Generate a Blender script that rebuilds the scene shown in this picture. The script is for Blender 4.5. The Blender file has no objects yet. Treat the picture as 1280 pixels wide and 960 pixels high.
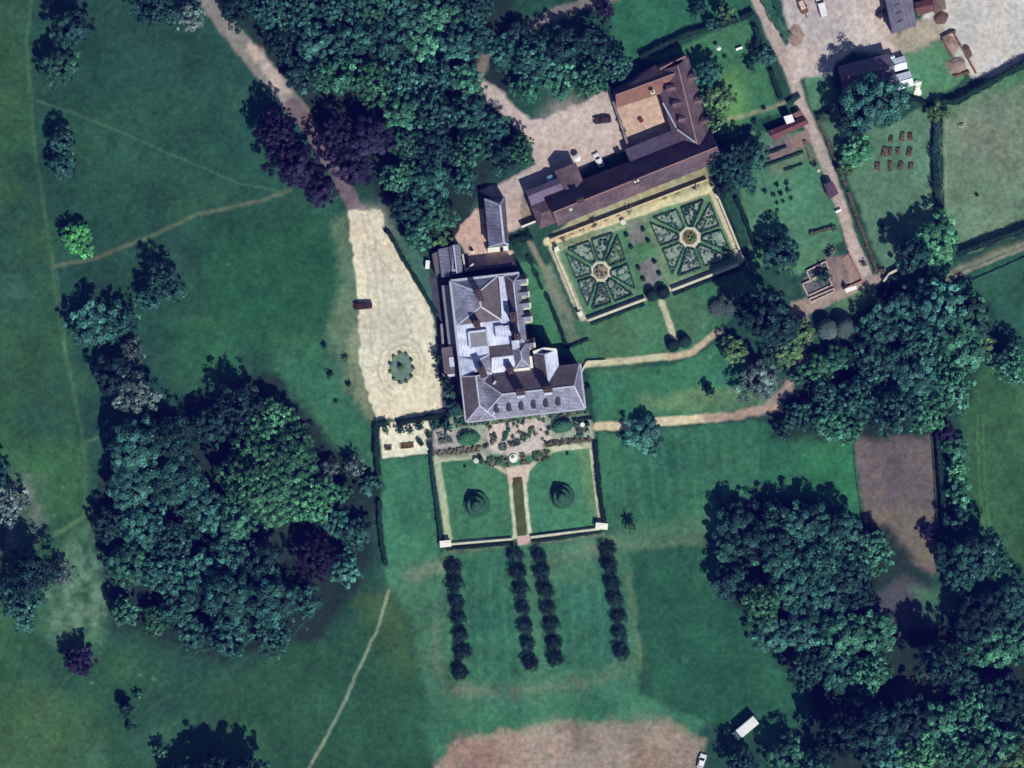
import bpy, math, random
import numpy as np
from mathutils import Vector, Matrix

# ---------------------------------------------------------------- scene, camera, light
scene = bpy.context.scene
COL = scene.collection
M2 = 0.2                                   # metres per map unit (a map unit is one step of the site plan)
def XY(p): return ((p[0]-640)*M2, (480-p[1])*M2)

cam_d = bpy.data.cameras.new("camera")
cam = bpy.data.objects.new("camera", cam_d); COL.objects.link(cam)
CAM_H = 1500.0
cam.location = (0, 0, CAM_H); cam.rotation_euler = (0, 0, 0)
cam_d.sensor_width = 36; cam_d.lens = 36*CAM_H/256.0
cam_d.clip_start = 10; cam_d.clip_end = 20000
scene.camera = cam

SUN_EL = math.radians(50)
SH = Vector((-0.50, 0.866, 0)).normalized()          # where shadows fall on the ground (north-north-west)
world = bpy.data.worlds.new("World"); scene.world = world; world.use_nodes = True
nt = world.node_tree
bg = nt.nodes["Background"]
sky = nt.nodes.new("ShaderNodeTexSky"); sky.sky_type = 'NISHITA'; sky.sun_disc = False
sky.sun_elevation = SUN_EL; sky.sun_rotation = math.atan2(-SH.x, -SH.y)
sky.air_density = 1.6; sky.dust_density = 0.3; sky.ozone_density = 3.0
nt.links.new(sky.outputs[0], bg.inputs[0]); bg.inputs[1].default_value = 0.05
sun_d = bpy.data.lights.new("sun", 'SUN'); sun_d.energy = 4.4; sun_d.angle = math.radians(0.5); sun_d.color = (1.0, 0.965, 0.90)
sun = bpy.data.objects.new("sun", sun_d); COL.objects.link(sun)
ldir = Vector((SH.x*math.cos(SUN_EL), SH.y*math.cos(SUN_EL), -math.sin(SUN_EL)))
sun.rotation_euler = ldir.to_track_quat('-Z', 'Y').to_euler(); sun.location = (100, -170, 300)
vs = scene.view_settings
vs.view_transform = 'Standard'; vs.look = 'None'; vs.gamma = 1.0; vs.exposure = 0.12; vs.use_curve_mapping = False
scene.cycles.max_bounces = 4; scene.cycles.volume_bounces = 0
scene.cycles.filter_width = 1.6


# ---------------------------------------------------------------- the air: thin blue haze between the camera and the ground
def build_haze():
    m = bpy.data.materials.new('haze_air'); m.use_nodes = True; t = m.node_tree
    for n in list(t.nodes):
        if n.type != 'OUTPUT_MATERIAL': t.nodes.remove(n)
    v = t.nodes.new('ShaderNodeVolumePrincipled'); v.inputs['Color'].default_value = (0.06, 0.06, 1.0, 1); v.inputs['Density'].default_value = HAZE
    v.inputs['Anisotropy'].default_value = 0.0
    t.links.new(v.outputs[0], [n for n in t.nodes if n.type == 'OUTPUT_MATERIAL'][0].inputs['Volume'])
    me = bpy.data.meshes.new('haze'); B = 3100.0; z0, z1 = -1.0, CAM_H+20
    me.from_pydata([(x, y, z) for z in (z0, z1) for x, y in ((-B,-B),(B,-B),(B,B),(-B,B))], [], [(3,2,1,0),(4,5,6,7),(0,1,5,4),(1,2,6,5),(2,3,7,6),(3,0,4,7)])
    me.materials.append(m); o = bpy.data.objects.new('haze', me); COL.objects.link(o); o['kind'] = 'stuff'
HAZE = 3.8e-5
build_haze()

random.seed(7); rng = np.random.default_rng(7)

# ---------------------------------------------------------------- helpers
def lin(c):
    c = c/255.0
    return c/12.92 if c <= 0.04045 else ((c+0.055)/1.055)**2.4
def S(r, g, b): return (lin(r), lin(g), lin(b))

def tag(o, label=None, cat=None, group=None, kind=None):
    if label: o['label'] = label
    if cat: o['category'] = cat
    if group: o['group'] = group
    if kind: o['kind'] = kind
    return o

def thing(name, label, cat, p, group=None, z=0.0):
    o = bpy.data.objects.new(name, None); COL.objects.link(o)
    x, y = XY(p); o.location = (x, y, z); o.empty_display_size = 0.5
    return tag(o, label, cat, group)

def root_of(o):
    while o.parent: o = o.parent
    return o

class MB:
    """collects shapes in world metres, then links them as one mesh object"""
    def __init__(s): s.v = []; s.f = []; s.mi = []; s.cur = 0
    def quad(s, *pts):
        n = len(s.v); s.v += [tuple(p) for p in pts]; s.f.append(tuple(range(n, n+len(pts)))); s.mi.append(s.cur)
    def prism(s, pts, z0, z1):                         # pts plan points
        q = [XY(p) for p in pts]
        if sum(q[i][0]*q[(i+1) % len(q)][1]-q[(i+1) % len(q)][0]*q[i][1] for i in range(len(q))) < 0: q = q[::-1]
        n = len(s.v); k = len(q)
        s.v += [(x, y, z0) for x, y in q]+[(x, y, z1) for x, y in q]
        fs = [tuple(range(n+k-1, n-1, -1)), tuple(range(n+k, n+2*k))]
        for i in range(k): j = (i+1) % k; fs.append((n+i, n+j, n+k+j, n+k+i))
        s.f += fs; s.mi += [s.cur]*len(fs)
    def box(s, c, d, rz=0.0, taper=1.0):               # centre (metres), full size
        cx, cy, cz = c; a, b, h = d[0]/2, d[1]/2, d[2]/2; n = len(s.v); ca, sa = math.cos(rz), math.sin(rz)
        for zz, t in ((-h, 1), (h, taper)):
            for x, y in ((-a, -b), (a, -b), (a, b), (-a, b)):
                s.v.append((cx+(x*ca-y*sa)*t, cy+(x*sa+y*ca)*t, cz+zz))
        fs = [(n+3, n+2, n+1, n), (n+4, n+5, n+6, n+7)]+[(n+i, n+(i+1) % 4, n+4+(i+1) % 4, n+4+i) for i in range(4)]
        s.f += fs; s.mi += [s.cur]*6
    def bar(s, a, b, w, h):                            # a strip between two 3D points
        a, b = Vector(a), Vector(b); d = b-a
        side = Vector((d.y, -d.x, 0)); side = side.normalized()*(w/2) if side.length > 1e-6 else Vector((w/2, 0, 0))
        up = Vector((0, 0, h)); n = len(s.v)
        s.v += [tuple(p) for p in (a-side, a+side, b+side, b-side, a-side+up, a+side+up, b+side+up, b-side+up)]
        fs = [(n, n+1, n+2, n+3), (n+7, n+6, n+5, n+4), (n, n+4, n+5, n+1), (n+1, n+5, n+6, n+2), (n+2, n+6, n+7, n+3), (n+3, n+7, n+4, n)]
        s.f += fs; s.mi += [s.cur]*6
    def lathe(s, c, prof, seg=16, wob=0.0, rz=0.0, sx=1.0, sy=1.0):
        n = len(s.v); ca, sa = math.cos(rz), math.sin(rz)
        for r, z in prof:
            for i in range(seg):
                t = 2*math.pi*i/seg; rr = r*(1+random.uniform(-wob, wob))
                x, y = rr*math.cos(t)*sx, rr*math.sin(t)*sy
                s.v.append((c[0]+x*ca-y*sa, c[1]+x*sa+y*ca, c[2]+z))
        fs = []
        for k in range(len(prof)-1):
            for i in range(seg):
                j = (i+1) % seg; fs.append((n+k*seg+i, n+k*seg+j, n+(k+1)*seg+j, n+(k+1)*seg+i))
        fs.append(tuple(n+(len(prof)-1)*seg+i for i in range(seg))); fs.append(tuple(n+i for i in reversed(range(seg))))
        s.f += fs; s.mi += [s.cur]*len(fs)
    def build(s, name, mat, parent=None, loc=None, smooth=False):
        me = bpy.data.meshes.new(name)
        if parent: off = root_of(parent).location
        elif loc is not None: off = Vector(loc)
        else:
            a = np.array(s.v); off = Vector((*((a.min(0)+a.max(0))/2)[:2], 0.0))
        me.from_pydata([(x-off[0], y-off[1], z-off[2]) for x, y, z in s.v], [], s.f)
        for m in (mat if isinstance(mat, (list, tuple)) else [mat]): me.materials.append(m)
        me.polygons.foreach_set('material_index', s.mi)
        if smooth: me.polygons.foreach_set('use_smooth', [True]*len(s.f))
        me.update()
        o = bpy.data.objects.new(name, me); COL.objects.link(o)
        if parent: o.parent = parent
        else: o.location = off
        return o

def P3(p, z=0.0): x, y = XY(p); return Vector((x, y, z))
def lerp(a, b, t): return (a[0]+(b[0]-a[0])*t, a[1]+(b[1]-a[1])*t)
def shrink(q, d):                                      # move plan corners d units towards the centre
    c = (sum(p[0] for p in q)/len(q), sum(p[1] for p in q)/len(q))
    out = []
    for p in q:
        v = Vector((c[0]-p[0], c[1]-p[1])); L = v.length
        out.append((p[0]+v.x/L*d*1.4, p[1]+v.y/L*d*1.4))
    return out

# ---------------------------------------------------------------- materials
def nodes_of(m): m.use_nodes = True; return m.node_tree.nodes, m.node_tree.links, m.node_tree.nodes["Principled BSDF"]
MATS = {}
def surf(name, col, rough=0.9, amt=0.3, scale=1.2, fine=0.2, fscale=9.0, spec=0.25, metal=0.0, tint=None, lines=None, coords='pos'):
    """a procedural surface: base colour broken up by two noises in metres (and optional course lines)"""
    if name in MATS: return MATS[name]
    m = bpy.data.materials.new(name); N, L, b = nodes_of(m)
    geo = N.new("ShaderNodeNewGeometry"); src = geo.outputs['Position']
    if coords == 'obj':
        tc = N.new("ShaderNodeTexCoord"); src = tc.outputs['Object']
    def noise(sc, det=4):
        n = N.new("ShaderNodeTexNoise"); n.inputs['Scale'].default_value = sc; n.inputs['Detail'].default_value = det
        L.new(src, n.inputs['Vector']); return n.outputs['Fac']
    def rng_(fac, lo, hi):
        r = N.new("ShaderNodeMapRange"); r.inputs[1].default_value = 0.25; r.inputs[2].default_value = 0.75
        r.inputs[3].default_value = lo; r.inputs[4].default_value = hi; L.new(fac, r.inputs[0]); return r.outputs[0]
    a = rng_(noise(scale), 1-amt, 1+amt); c = rng_(noise(fscale, 2), 1-fine, 1+fine)
    mu = N.new("ShaderNodeMath"); mu.operation = 'MULTIPLY'; L.new(a, mu.inputs[0]); L.new(c, mu.inputs[1]); fac = mu.outputs[0]
    if lines:                                           # weathered courses / seams in one direction
        ang, per, depth = lines
        mp = N.new("ShaderNodeMapping"); mp.inputs['Rotation'].default_value = (0, 0, ang); L.new(src, mp.inputs['Vector'])
        w = N.new("ShaderNodeTexWave"); w.inputs['Scale'].default_value = 1.0/per*0.314; w.inputs['Distortion'].default_value = 2.5
        w.inputs['Detail'].default_value = 2; L.new(mp.outputs[0], w.inputs['Vector'])
        m2 = N.new("ShaderNodeMath"); m2.operation = 'MULTIPLY'; L.new(fac, m2.inputs[0]); L.new(rng_(w.outputs['Fac'], 1-depth, 1+depth), m2.inputs[1]); fac = m2.outputs[0]
    mix = N.new("ShaderNodeVectorMath"); mix.operation = 'SCALE'
    base = N.new("ShaderNodeMix"); base.data_type = 'RGBA'
    t = tint or tuple(x*0.8 for x in col)
    base.inputs[6].default_value = (*col, 1); base.inputs[7].default_value = (*t, 1)
    L.new(rng_(noise(scale*0.37, 5), 0, 1), base.inputs[0])
    L.new(base.outputs[2], mix.inputs[0]); L.new(fac, mix.inputs['Scale'])
    L.new(mix.outputs[0], b.inputs['Base Color'])
    b.inputs['Roughness'].default_value = rough; b.inputs['Specular IOR Level'].default_value = spec; b.inputs['Metallic'].default_value = metal
    MATS[name] = m; return m

def leafmat(name, col, tip, rough=0.7, spec=0.12):
    if name in MATS: return MATS[name]
    m = bpy.data.materials.new(name); N, L, b = nodes_of(m)
    at = N.new("ShaderNodeAttribute"); at.attribute_name = 'tone'
    oi = N.new("ShaderNodeObjectInfo")
    geo = N.new("ShaderNodeNewGeometry")
    n = N.new("ShaderNodeTexNoise"); n.inputs['Scale'].default_value = 0.30; n.inputs['Detail'].default_value = 4; L.new(geo.outputs['Position'], n.inputs['Vector'])
    r0 = N.new("ShaderNodeMapRange"); r0.inputs[1].default_value = 0.32; r0.inputs[2].default_value = 0.68; L.new(n.outputs['Fac'], r0.inputs[0])
    mx = N.new("ShaderNodeMix"); mx.data_type = 'RGBA'
    mx.inputs[6].default_value = (*col, 1); mx.inputs[7].default_value = (*tip, 1)
    L.new(r0.outputs[0], mx.inputs[0])
    r = N.new("ShaderNodeMapRange"); r.inputs[3].default_value = 0.66; r.inputs[4].default_value = 1.42; L.new(oi.outputs['Random'], r.inputs[0])
    mu = N.new("ShaderNodeMath"); mu.operation = 'MULTIPLY'; L.new(r.outputs[0], mu.inputs[0]); L.new(at.outputs['Fac'], mu.inputs[1])
    sc = N.new("ShaderNodeVectorMath"); sc.operation = 'SCALE'; L.new(mx.outputs[2], sc.inputs[0]); L.new(mu.outputs[0], sc.inputs['Scale'])
    L.new(sc.outputs[0], b.inputs['Base Color'])
    b.inputs['Roughness'].default_value = rough; b.inputs['Specular IOR Level'].default_value = spec
    MATS[name] = m; return m

LEAF = {
 'dark':   leafmat('foliage_dark',   (0.007, 0.028, 0.026), (0.022, 0.068, 0.058)),
 'blue':   leafmat('foliage_blue_green', (0.018, 0.076, 0.062), (0.056, 0.165, 0.130)),
 'mid':    leafmat('foliage_mid',    (0.024, 0.098, 0.060), (0.062, 0.190, 0.115)),
 'bright': leafmat('foliage_bright', (0.036, 0.140, 0.070), (0.075, 0.220, 0.110)),
 'lime':   leafmat('foliage_lime',   (0.060, 0.270, 0.080), (0.085, 0.330, 0.105)),
 'olive':  leafmat('foliage_olive',  (0.055, 0.125, 0.050), (0.095, 0.180, 0.075)),
 'grey':   leafmat('foliage_grey',   (0.062, 0.105, 0.098), (0.115, 0.170, 0.150)),
 'dim':    leafmat('foliage_dim',    (0.013, 0.062, 0.050), (0.044, 0.132, 0.100)),
 'copper': leafmat('foliage_copper', (0.012, 0.012, 0.030), (0.024, 0.020, 0.046)),
 'yew':    leafmat('foliage_yew',    (0.008, 0.030, 0.022), (0.015, 0.048, 0.034)),
 'box':    leafmat('foliage_box',    (0.011, 0.042, 0.030), (0.020, 0.066, 0.046)),
 'black':  leafmat('foliage_black',  (0.004, 0.015, 0.014), (0.010, 0.030, 0.026)),
 'edge':   leafmat('foliage_edging',  (0.030, 0.080, 0.056), (0.048, 0.115, 0.080)),
 'turf':   leafmat('foliage_turf',   (0.040, 0.120, 0.082), (0.056, 0.150, 0.100)),
 'rust':   leafmat('foliage_rust',   (0.120, 0.115, 0.075), (0.170, 0.150, 0.105)),
}
BARK = surf('bark', (0.075, 0.060, 0.048), amt=0.4, scale=2.0, coords='obj')
SLATE = surf('slate', S(134,137,160), rough=0.6, amt=0.42, scale=0.45, fine=0.40, fscale=3.2, spec=0.35, tint=S(108,105,118), lines=(math.radians(96), 0.9, 0.10))
SLATE_DK = surf('slate_brown_and_shade', S(104,96,104), rough=0.65, amt=0.24, scale=0.8, fine=0.3, fscale=5, tint=S(84,74,76))  # brown slate, also used as painted shade on slopes turned from the sun
LEAD = surf('lead_sheet', S(212,218,238), rough=0.5, amt=0.32, scale=0.6, fine=0.2, fscale=4, spec=0.4, tint=S(168,176,200), lines=(math.radians(6), 0.8, 0.06))
LEAD_GR = surf('lead_grey', S(140,140,146), rough=0.6, amt=0.2, scale=0.8, fine=0.15, fscale=6)
RIDGE = surf('lead_ridge', S(186,192,206), rough=0.5, amt=0.2, scale=1.5)
TILE = surf('clay_tile', S(106,83,88), rough=0.85, amt=0.42, scale=0.40, fine=0.42, fscale=3.2, tint=S(86,76,84))
TILE_RED = surf('clay_tile_red', S(130,94,84), rough=0.85, amt=0.25, scale=0.7, fine=0.35, fscale=4.0, tint=S(122,90,80))
TILE_RIDGE = surf('clay_ridge', S(158,122,114), rough=0.85, amt=0.2, scale=1.5)
BRICK = surf('brick', S(78,62,60), rough=0.9, amt=0.25, scale=1.5, fine=0.25, fscale=12, lines=(0, 0.4, 0.08))
STONE = surf('stone', S(205,202,180), rough=0.85, amt=0.18, scale=0.8, fine=0.2, fscale=7, tint=S(178,182,150))
STONE_W = surf('stone_white', S(238,236,222), rough=0.8, amt=0.08, scale=1.0, fine=0.08)
STUCCO = surf('stucco', S(214,205,190), rough=0.85, amt=0.12, scale=0.8)
WHITE = surf('white_paint', S(240,241,240), rough=0.5, amt=0.05, scale=1.0, fine=0.04, coords='obj')
GLASS = surf('window_glass', (0.02, 0.025, 0.03), rough=0.1, amt=0.1, spec=0.6)
BLACK = surf('black_rubber', (0.015, 0.015, 0.016), rough=0.8, amt=0.1)
DARKMETAL = surf('dark_metal', (0.06, 0.06, 0.065), rough=0.5, amt=0.2)
WOOD = surf('weathered_wood', S(120,92,72), rough=0.9, amt=0.3, scale=2.0)
SOIL = surf('soil', S(104,84,74), rough=1.0, amt=0.3, scale=1.5)
RUBBLE = surf('rubble', S(158,140,126), rough=1.0, amt=0.3, scale=1.2, fine=0.3, fscale=5, tint=S(128,106,94))
TERRA = surf('planted_earth', S(118,82,48), rough=1.0, amt=0.3, scale=2.0, fine=0.4, fscale=6)
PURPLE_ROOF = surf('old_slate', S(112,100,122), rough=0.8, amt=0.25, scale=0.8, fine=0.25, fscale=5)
GREY_ROOF = surf('fibre_cement', S(122,118,132), rough=0.85, amt=0.22, scale=0.5, fine=0.2, fscale=4, tint=S(98,96,112), lines=(math.radians(-15), 1.1, 0.08))
RED_ROOF = surf('red_sheet', S(108,70,70), rough=0.8, amt=0.2, scale=1.0)
WATER = surf('water', (0.085, 0.088, 0.030), rough=0.12, amt=0.4, scale=0.5, spec=0.5)

# ---------------------------------------------------------------- the ground: one colour field, cut into named areas
GC = 0.32
GX0, GX1, GY0, GY1 = -158.0, 158.0, -122.0, 122.0
nx = int((GX1-GX0)/GC)+1; ny = int((GY1-GY0)/GC)+1
gx = GX0+np.arange(nx)*GC; gy = GY0+np.arange(ny)*GC
GXX, GYY = np.meshgrid(gx, gy)
PX = GXX/M2+640; PY = 480-GYY/M2
def vnoise(scale, seed):
    r = np.random.default_rng(seed); a = PX/scale+50; b = PY/scale+50
    ia, ib = np.floor(a).astype(int), np.floor(b).astype(int); fa, fb = a-ia, b-ib
    fa = fa*fa*(3-2*fa); fb = fb*fb*(3-2*fb)
    g = r.random((int(b.max())+3, int(a.max())+3))
    return (g[ib, ia]*(1-fa)+g[ib, ia+1]*fa)*(1-fb)+(g[ib+1, ia]*(1-fa)+g[ib+1, ia+1]*fa)*fb-0.5
def fbm(scale, seed, n=3): return sum(vnoise(scale/2**k, seed+k)*0.6**k for k in range(n))
WX = fbm(26, 11)*1.0+vnoise(6, 5)*0.6; WY = fbm(26, 31)*1.0+vnoise(6, 8)*0.6
KGR = 0.93                                                      # seen colour -> albedo under this sun
FIELD = np.zeros((ny, nx, 3)); GRAIN = np.full((ny, nx), 1.0)
LABEL = np.zeros((ny-1, nx-1), int); LNAMES = ['meadow']
def _apply(sd, sl, rgb, feather, alpha, name, grain, mottle):
    w = np.clip(0.5-sd/(2*max(feather, 0.3)), 0, 1); w = w*w*(3-2*w)*alpha
    if mottle: w = w*np.clip(0.6+mottle[1]*fbm(mottle[0], mottle[2])[sl], 0, 1)
    c = np.array(S(*rgb))*KGR
    FIELD[sl] = FIELD[sl]*(1-w[..., None])+c*w[..., None]
    if grain is not None: GRAIN[sl] = GRAIN[sl]*(1-w)+grain*w
    if name:
        if name not in LNAMES: LNAMES.append(name)
        c4 = (sd[:-1, :-1]+sd[1:, :-1]+sd[:-1, 1:]+sd[1:, 1:])/4
        ys, xs = sl; sub = LABEL[ys.start:ys.stop-1, xs.start:xs.stop-1]; sub[c4 < 0] = LNAMES.index(name)
def _slice(pts, pad):
    x0 = min(p[0] for p in pts)-pad; x1 = max(p[0] for p in pts)+pad; y0 = min(p[1] for p in pts)-pad; y1 = max(p[1] for p in pts)+pad
    mx0, my1 = XY((x0, y0)); mx1, my0 = XY((x1, y1))
    i0 = max(0, int((mx0-GX0)/GC)); i1 = min(nx, int((mx1-GX0)/GC)+2); j0 = max(0, int((my0-GY0)/GC)); j1 = min(ny, int((my1-GY0)/GC)+2)
    return (slice(j0, j1), slice(i0, i1))
def _segd(x, y, a, b):
    dx, dy = b[0]-a[0], b[1]-a[1]; t = np.clip(((x-a[0])*dx+(y-a[1])*dy)/(dx*dx+dy*dy+1e-9), 0, 1)
    return np.hypot(x-a[0]-t*dx, y-a[1]-t*dy)
def area(pts, rgb, name=None, feather=1.5, wob=2.0, alpha=1.0, grain=None, mottle=None):
    sl = _slice(pts, feather+wob*2+4)
    if sl[0].stop-sl[0].start < 2 or sl[1].stop-sl[1].start < 2: return
    x = PX[sl]+WX[sl]*wob*2; y = PY[sl]+WY[sl]*wob*2
    d = np.full(x.shape, 1e9); ins = np.zeros(x.shape, bool); n = len(pts)
    for i in range(n):
        a, b = pts[i], pts[(i+1) % n]; d = np.minimum(d, _segd(x, y, a, b))
        if a[1] != b[1]:
            c = (a[1] > y) != (b[1] > y); ins ^= c & (x < (b[0]-a[0])*(y-a[1])/(b[1]-a[1])+a[0])
    _apply(np.where(ins, -d, d), sl, rgb, feather, alpha, name, grain, mottle)
def strip(pts, w, rgb, name=None, feather=1.2, wob=1.0, alpha=1.0, grain=None, mottle=None):
    sl = _slice(pts, w+feather+wob*2+4)
    x = PX[sl]+WX[sl]*wob*2; y = PY[sl]+WY[sl]*wob*2; d = np.full(x.shape, 1e9)
    for a, b in zip(pts[:-1], pts[1:]): d = np.minimum(d, _segd(x, y, a, b))
    _apply(d-w/2, sl, rgb, feather, alpha, name, grain, mottle)
def spot(c, r, rgb, feather=None, **k):
    area([(c[0]+r*math.cos(t)*k.get('sx', 1), c[1]+r*math.sin(t)) for t in np.linspace(0, 2*math.pi, 13)[:-1]], rgb, feather=feather or r*0.6, **{q: v for q, v in k.items() if q != 'sx'})
# meadow base and broad tones
FIELD[:] = np.array(S(35,74,64))*KGR
area([(-160,-140),(36,-140),(27,40),(40,140),(62,260),(72,345),(98,460),(106,600),(80,645),(-160,670)], (48,88,60), feather=12, wob=5, mottle=(60,1.0,1))
area([(-160,640),(110,640),(130,800),(200,820),(330,860),(400,820),(480,740),(380,980),(300,1100),(-160,1100)], (46,90,62), feather=22, wob=6, mottle=(70,0.9,2))
area([(-160,880),(60,860),(130,920),(120,1000),(-160,1100)], (62,96,62), feather=26, wob=6, alpha=.8)
area([(80,110),(330,130),(350,240),(140,300),(80,250)], (37,80,64), feather=30, wob=6)
area([(260,290),(430,240),(440,420),(360,460),(250,380)], (33,84,62), feather=30, wob=6)
area([(200,400),(300,390),(300,470),(220,480)], (42,98,70), feather=24, wob=6, alpha=.8)
area([(330,60),(440,240),(430,300),(280,180),(240,60)], (34,80,70), feather=30, wob=6, alpha=.7)
area([(0,560),(90,540),(105,640),(30,660)], (56,104,66), feather=22, wob=6, alpha=.8)
area([(0,590),(50,600),(55,670),(10,700),(-40,650)], (98,112,104), feather=14, wob=6, mottle=(12,1.3,4))
area([(60,700),(130,650),(135,770),(110,810),(60,800)], (102,138,120), feather=16, wob=6, alpha=.8, mottle=(12,1.0,9))
for k in range(170):                                            # tussocks and worn patches in the grass
    c = (random.uniform(-80,1360), random.uniform(-80,1040)); d = random.choice([(54,92,62),(30,64,58),(60,100,84),(66,96,70),(38,86,62)])
    spot(c, random.uniform(5,26), d, alpha=random.uniform(.15,.45), wob=5)
# tracks worn through the grass
strip([(40,-10),(33,60),(40,150),(52,245),(66,330),(74,400),(88,470),(104,545),(107,640)], 4, (70,104,76), 'track', feather=3, alpha=.7)
strip([(64,334),(120,322),(180,298),(250,268),(330,250),(362,238)], 4.5, (92,104,82), 'track', feather=2.5, alpha=.85)
strip([(40,125),(90,140),(180,178),(250,208),(300,230),(350,240)], 2, (70,112,96), 'track', feather=1.6, alpha=.75)
strip([(70,668),(100,650),(130,630)], 5, (88,118,86), 'track', feather=3, alpha=.8)
strip([(106,552),(140,542)], 4, (84,112,80), 'track', feather=2.5, alpha=.7)
strip([(345,460),(375,446),(400,440)], 4, (96,128,96), 'track', feather=3, alpha=.6)
strip([(10,960),(60,880),(100,830)], 2.5, (70,104,76), None, feather=2, alpha=.6)
strip([(72,340),(80,420),(84,445)], 2, (80,120,100), None, feather=1.5, alpha=.5)
# longer grass south west with its mown margin
area([(300,842),(370,800),(418,806),(452,774),(487,736),(510,758),(520,800),(532,880),(540,960),(530,1040),(330,1040)], (40,84,62), 'rough_grass', feather=4, wob=3)
area([(440,745),(490,735),(512,765),(520,830),(505,850),(470,800)], (62,92,58), None, feather=14, alpha=.7)
strip([(486,738),(470,790),(452,830),(425,890),(384,966)], 4.2, (122,138,116), 'track', feather=1.3)
# lawns
area([(474,574),(538,570),(545,640),(550,720),(520,750),(486,735),(478,660)], (56,114,90), 'lawn', feather=3)
area([(480,708),(560,690),(770,668),(800,690),(800,900),(640,905),(545,930),(532,880),(520,790),(500,750)], (62,112,90), 'lawn', feather=6, wob=3)
area([(580,700),(640,690),(648,845),(585,850)], (46,102,84), None, feather=8)
area([(690,700),(755,692),(772,830),(700,838)], (46,102,86), None, feather=8)
area([(530,905),(620,885),(800,870),(880,900),(860,935),(640,930),(540,950)], (54,112,88), 'lawn', feather=8, wob=3)
strip([(512,720),(560,708)], 14, (124,132,110), None, feather=7, wob=4, alpha=.6)
strip([(545,770),(548,830),(556,862),(640,866),(740,850),(785,832)], 12, (116,122,100), None, feather=8, wob=4, alpha=.75, mottle=(14,1.0,3))
strip([(690,705),(720,700),(745,690)], 12, (112,106,94), None, feather=8, wob=5, alpha=.9)
strip([(700,700),(760,680),(870,678)], 10, (108,124,98), None, feather=7, wob=4, alpha=.7)
area([(664,690),(740,680),(745,730),(690,730)], (80,124,96), None, feather=12, alpha=.7)
strip([(785,720),(798,800),(802,836)], 9, (92,120,92), None, feather=5, alpha=.7)
area([(735,462),(840,458),(905,425),(960,470),(960,505),(890,518),(745,530)], (50,110,86), 'lawn', feather=3)
area([(800,495),(890,485),(960,495),(955,508),(820,516)], (96,128,92), None, feather=8, wob=4, alpha=.8)
area([(748,543),(890,530),(948,526),(950,600),(900,665),(790,672),(757,655),(748,600)], (50,106,84), 'lawn', feather=3)
area([(762,556),(856,545),(862,650),(780,660)], (44,98,80), None, feather=5, alpha=.8)
area([(757,660),(830,655),(890,640),(880,690),(790,690)], (74,112,88), None, feather=10, alpha=.7)
area([(948,528),(1064,545),(1075,640),(1020,632),(950,600)], (40,98,78), 'lawn', feather=2.5)
area([(1000,560),(1064,552),(1074,640),(1030,628)], (48,122,86), None, feather=14, alpha=.7)
area([(788,690),(860,682),(900,690),(1010,860),(1010,900),(960,930),(900,905),(860,893),(820,880),(806,830),(796,760)], (36,88,70), 'rough_grass', feather=3.5, wob=3)
area([(645,320),(690,345),(735,455),(690,440),(662,400)], (58,116,88), 'lawn', feather=3)
area([(688,330),(704,360),(726,425),(714,434),(690,380),(676,335)], (104,124,104), None, feather=4, wob=2)
area([(715,402),(810,374),(845,360),(925,330),(945,365),(905,410),(860,440),(735,452)], (58,112,86), 'lawn', feather=2)
spot((770,425), 40, (86,118,84), alpha=.5); spot((850,395), 34, (82,112,84), alpha=.5)
area([(770,-30),(940,-30),(944,15),(860,40),(800,75),(760,70)], (40,100,80), 'lawn', feather=4)
area([(800,76),(930,26),(948,45),(965,110),(975,140),(940,150),(900,170),(880,140),(862,72)], (58,112,84), 'lawn', feather=3)
area([(890,90),(925,85),(935,130),(915,165),(893,140)], (86,134,82), None, feather=14)
strip([(905,150),(940,142),(980,128)], 5, (150,150,120), 'path', feather=2.5, alpha=.8)
area([(935,165),(1000,165),(1040,230),(1052,300),(1000,345),(940,330),(925,240)], (72,122,98), 'kitchen_garden_lawn', feather=3)
area([(1000,330),(1010,300),(1070,330),(1060,350)], (76,118,92), None, feather=8)
area([(965,185),(1012,178),(1016,200),(960,222)], (104,120,100), None, feather=6, mottle=(8,1.2,6))
area([(1005,96),(1035,90),(1045,110),(1052,150),(1020,145)], (80,124,98), 'lawn', feather=3)
area([(1020,150),(1055,150),(1100,160),(1165,130),(1170,270),(1108,345),(1090,300),(1060,220)], (84,122,102), 'orchard_grass', feather=3)
area([(1060,60),(1130,70),(1185,50),(1205,98),(1170,125),(1140,120),(1125,80)], (76,124,96), 'lawn', feather=3)
area([(1180,132),(1300,68),(1340,60),(1340,270),(1280,290),(1195,318),(1178,260)], (104,130,106), 'paddock', feather=3, wob=3)
area([(1180,132),(1300,68),(1300,90),(1186,152)], (74,120,92), None, feather=5)
spot((1235,160), 45, (128,130,110), alpha=.6); spot((1230,250), 40, (98,128,106), alpha=.6); spot((1270,200), 30, (120,130,108), alpha=.5)
strip([(1183,150),(1182,265)], 3, (120,142,128), None, feather=2, alpha=.7)
area([(1195,330),(1340,285),(1340,480),(1250,400),(1215,350)], (42,88,74), 'paddock', feather=5)
strip([(1180,347),(1240,318),(1300,300)], 10, (116,122,102), None, feather=5, alpha=.9)
strip([(1184,350),(1290,306)], 3.5, (140,136,120), 'track', feather=1.5, alpha=.9)
strip([(1184,342),(1290,300)], 3, (134,134,112), 'track', feather=1.5, alpha=.8)
area([(1200,470),(1340,430),(1340,720),(1250,700),(1205,600)], (50,92,64), 'paddock', feather=8, wob=4)
strip([(1222,520),(1224,600),(1234,690)], 2, (88,122,76), 'track', feather=1.5, alpha=.6)
strip([(1229,520),(1231,600),(1241,690)], 2, (84,118,74), None, feather=1.5, alpha=.6)
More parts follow.
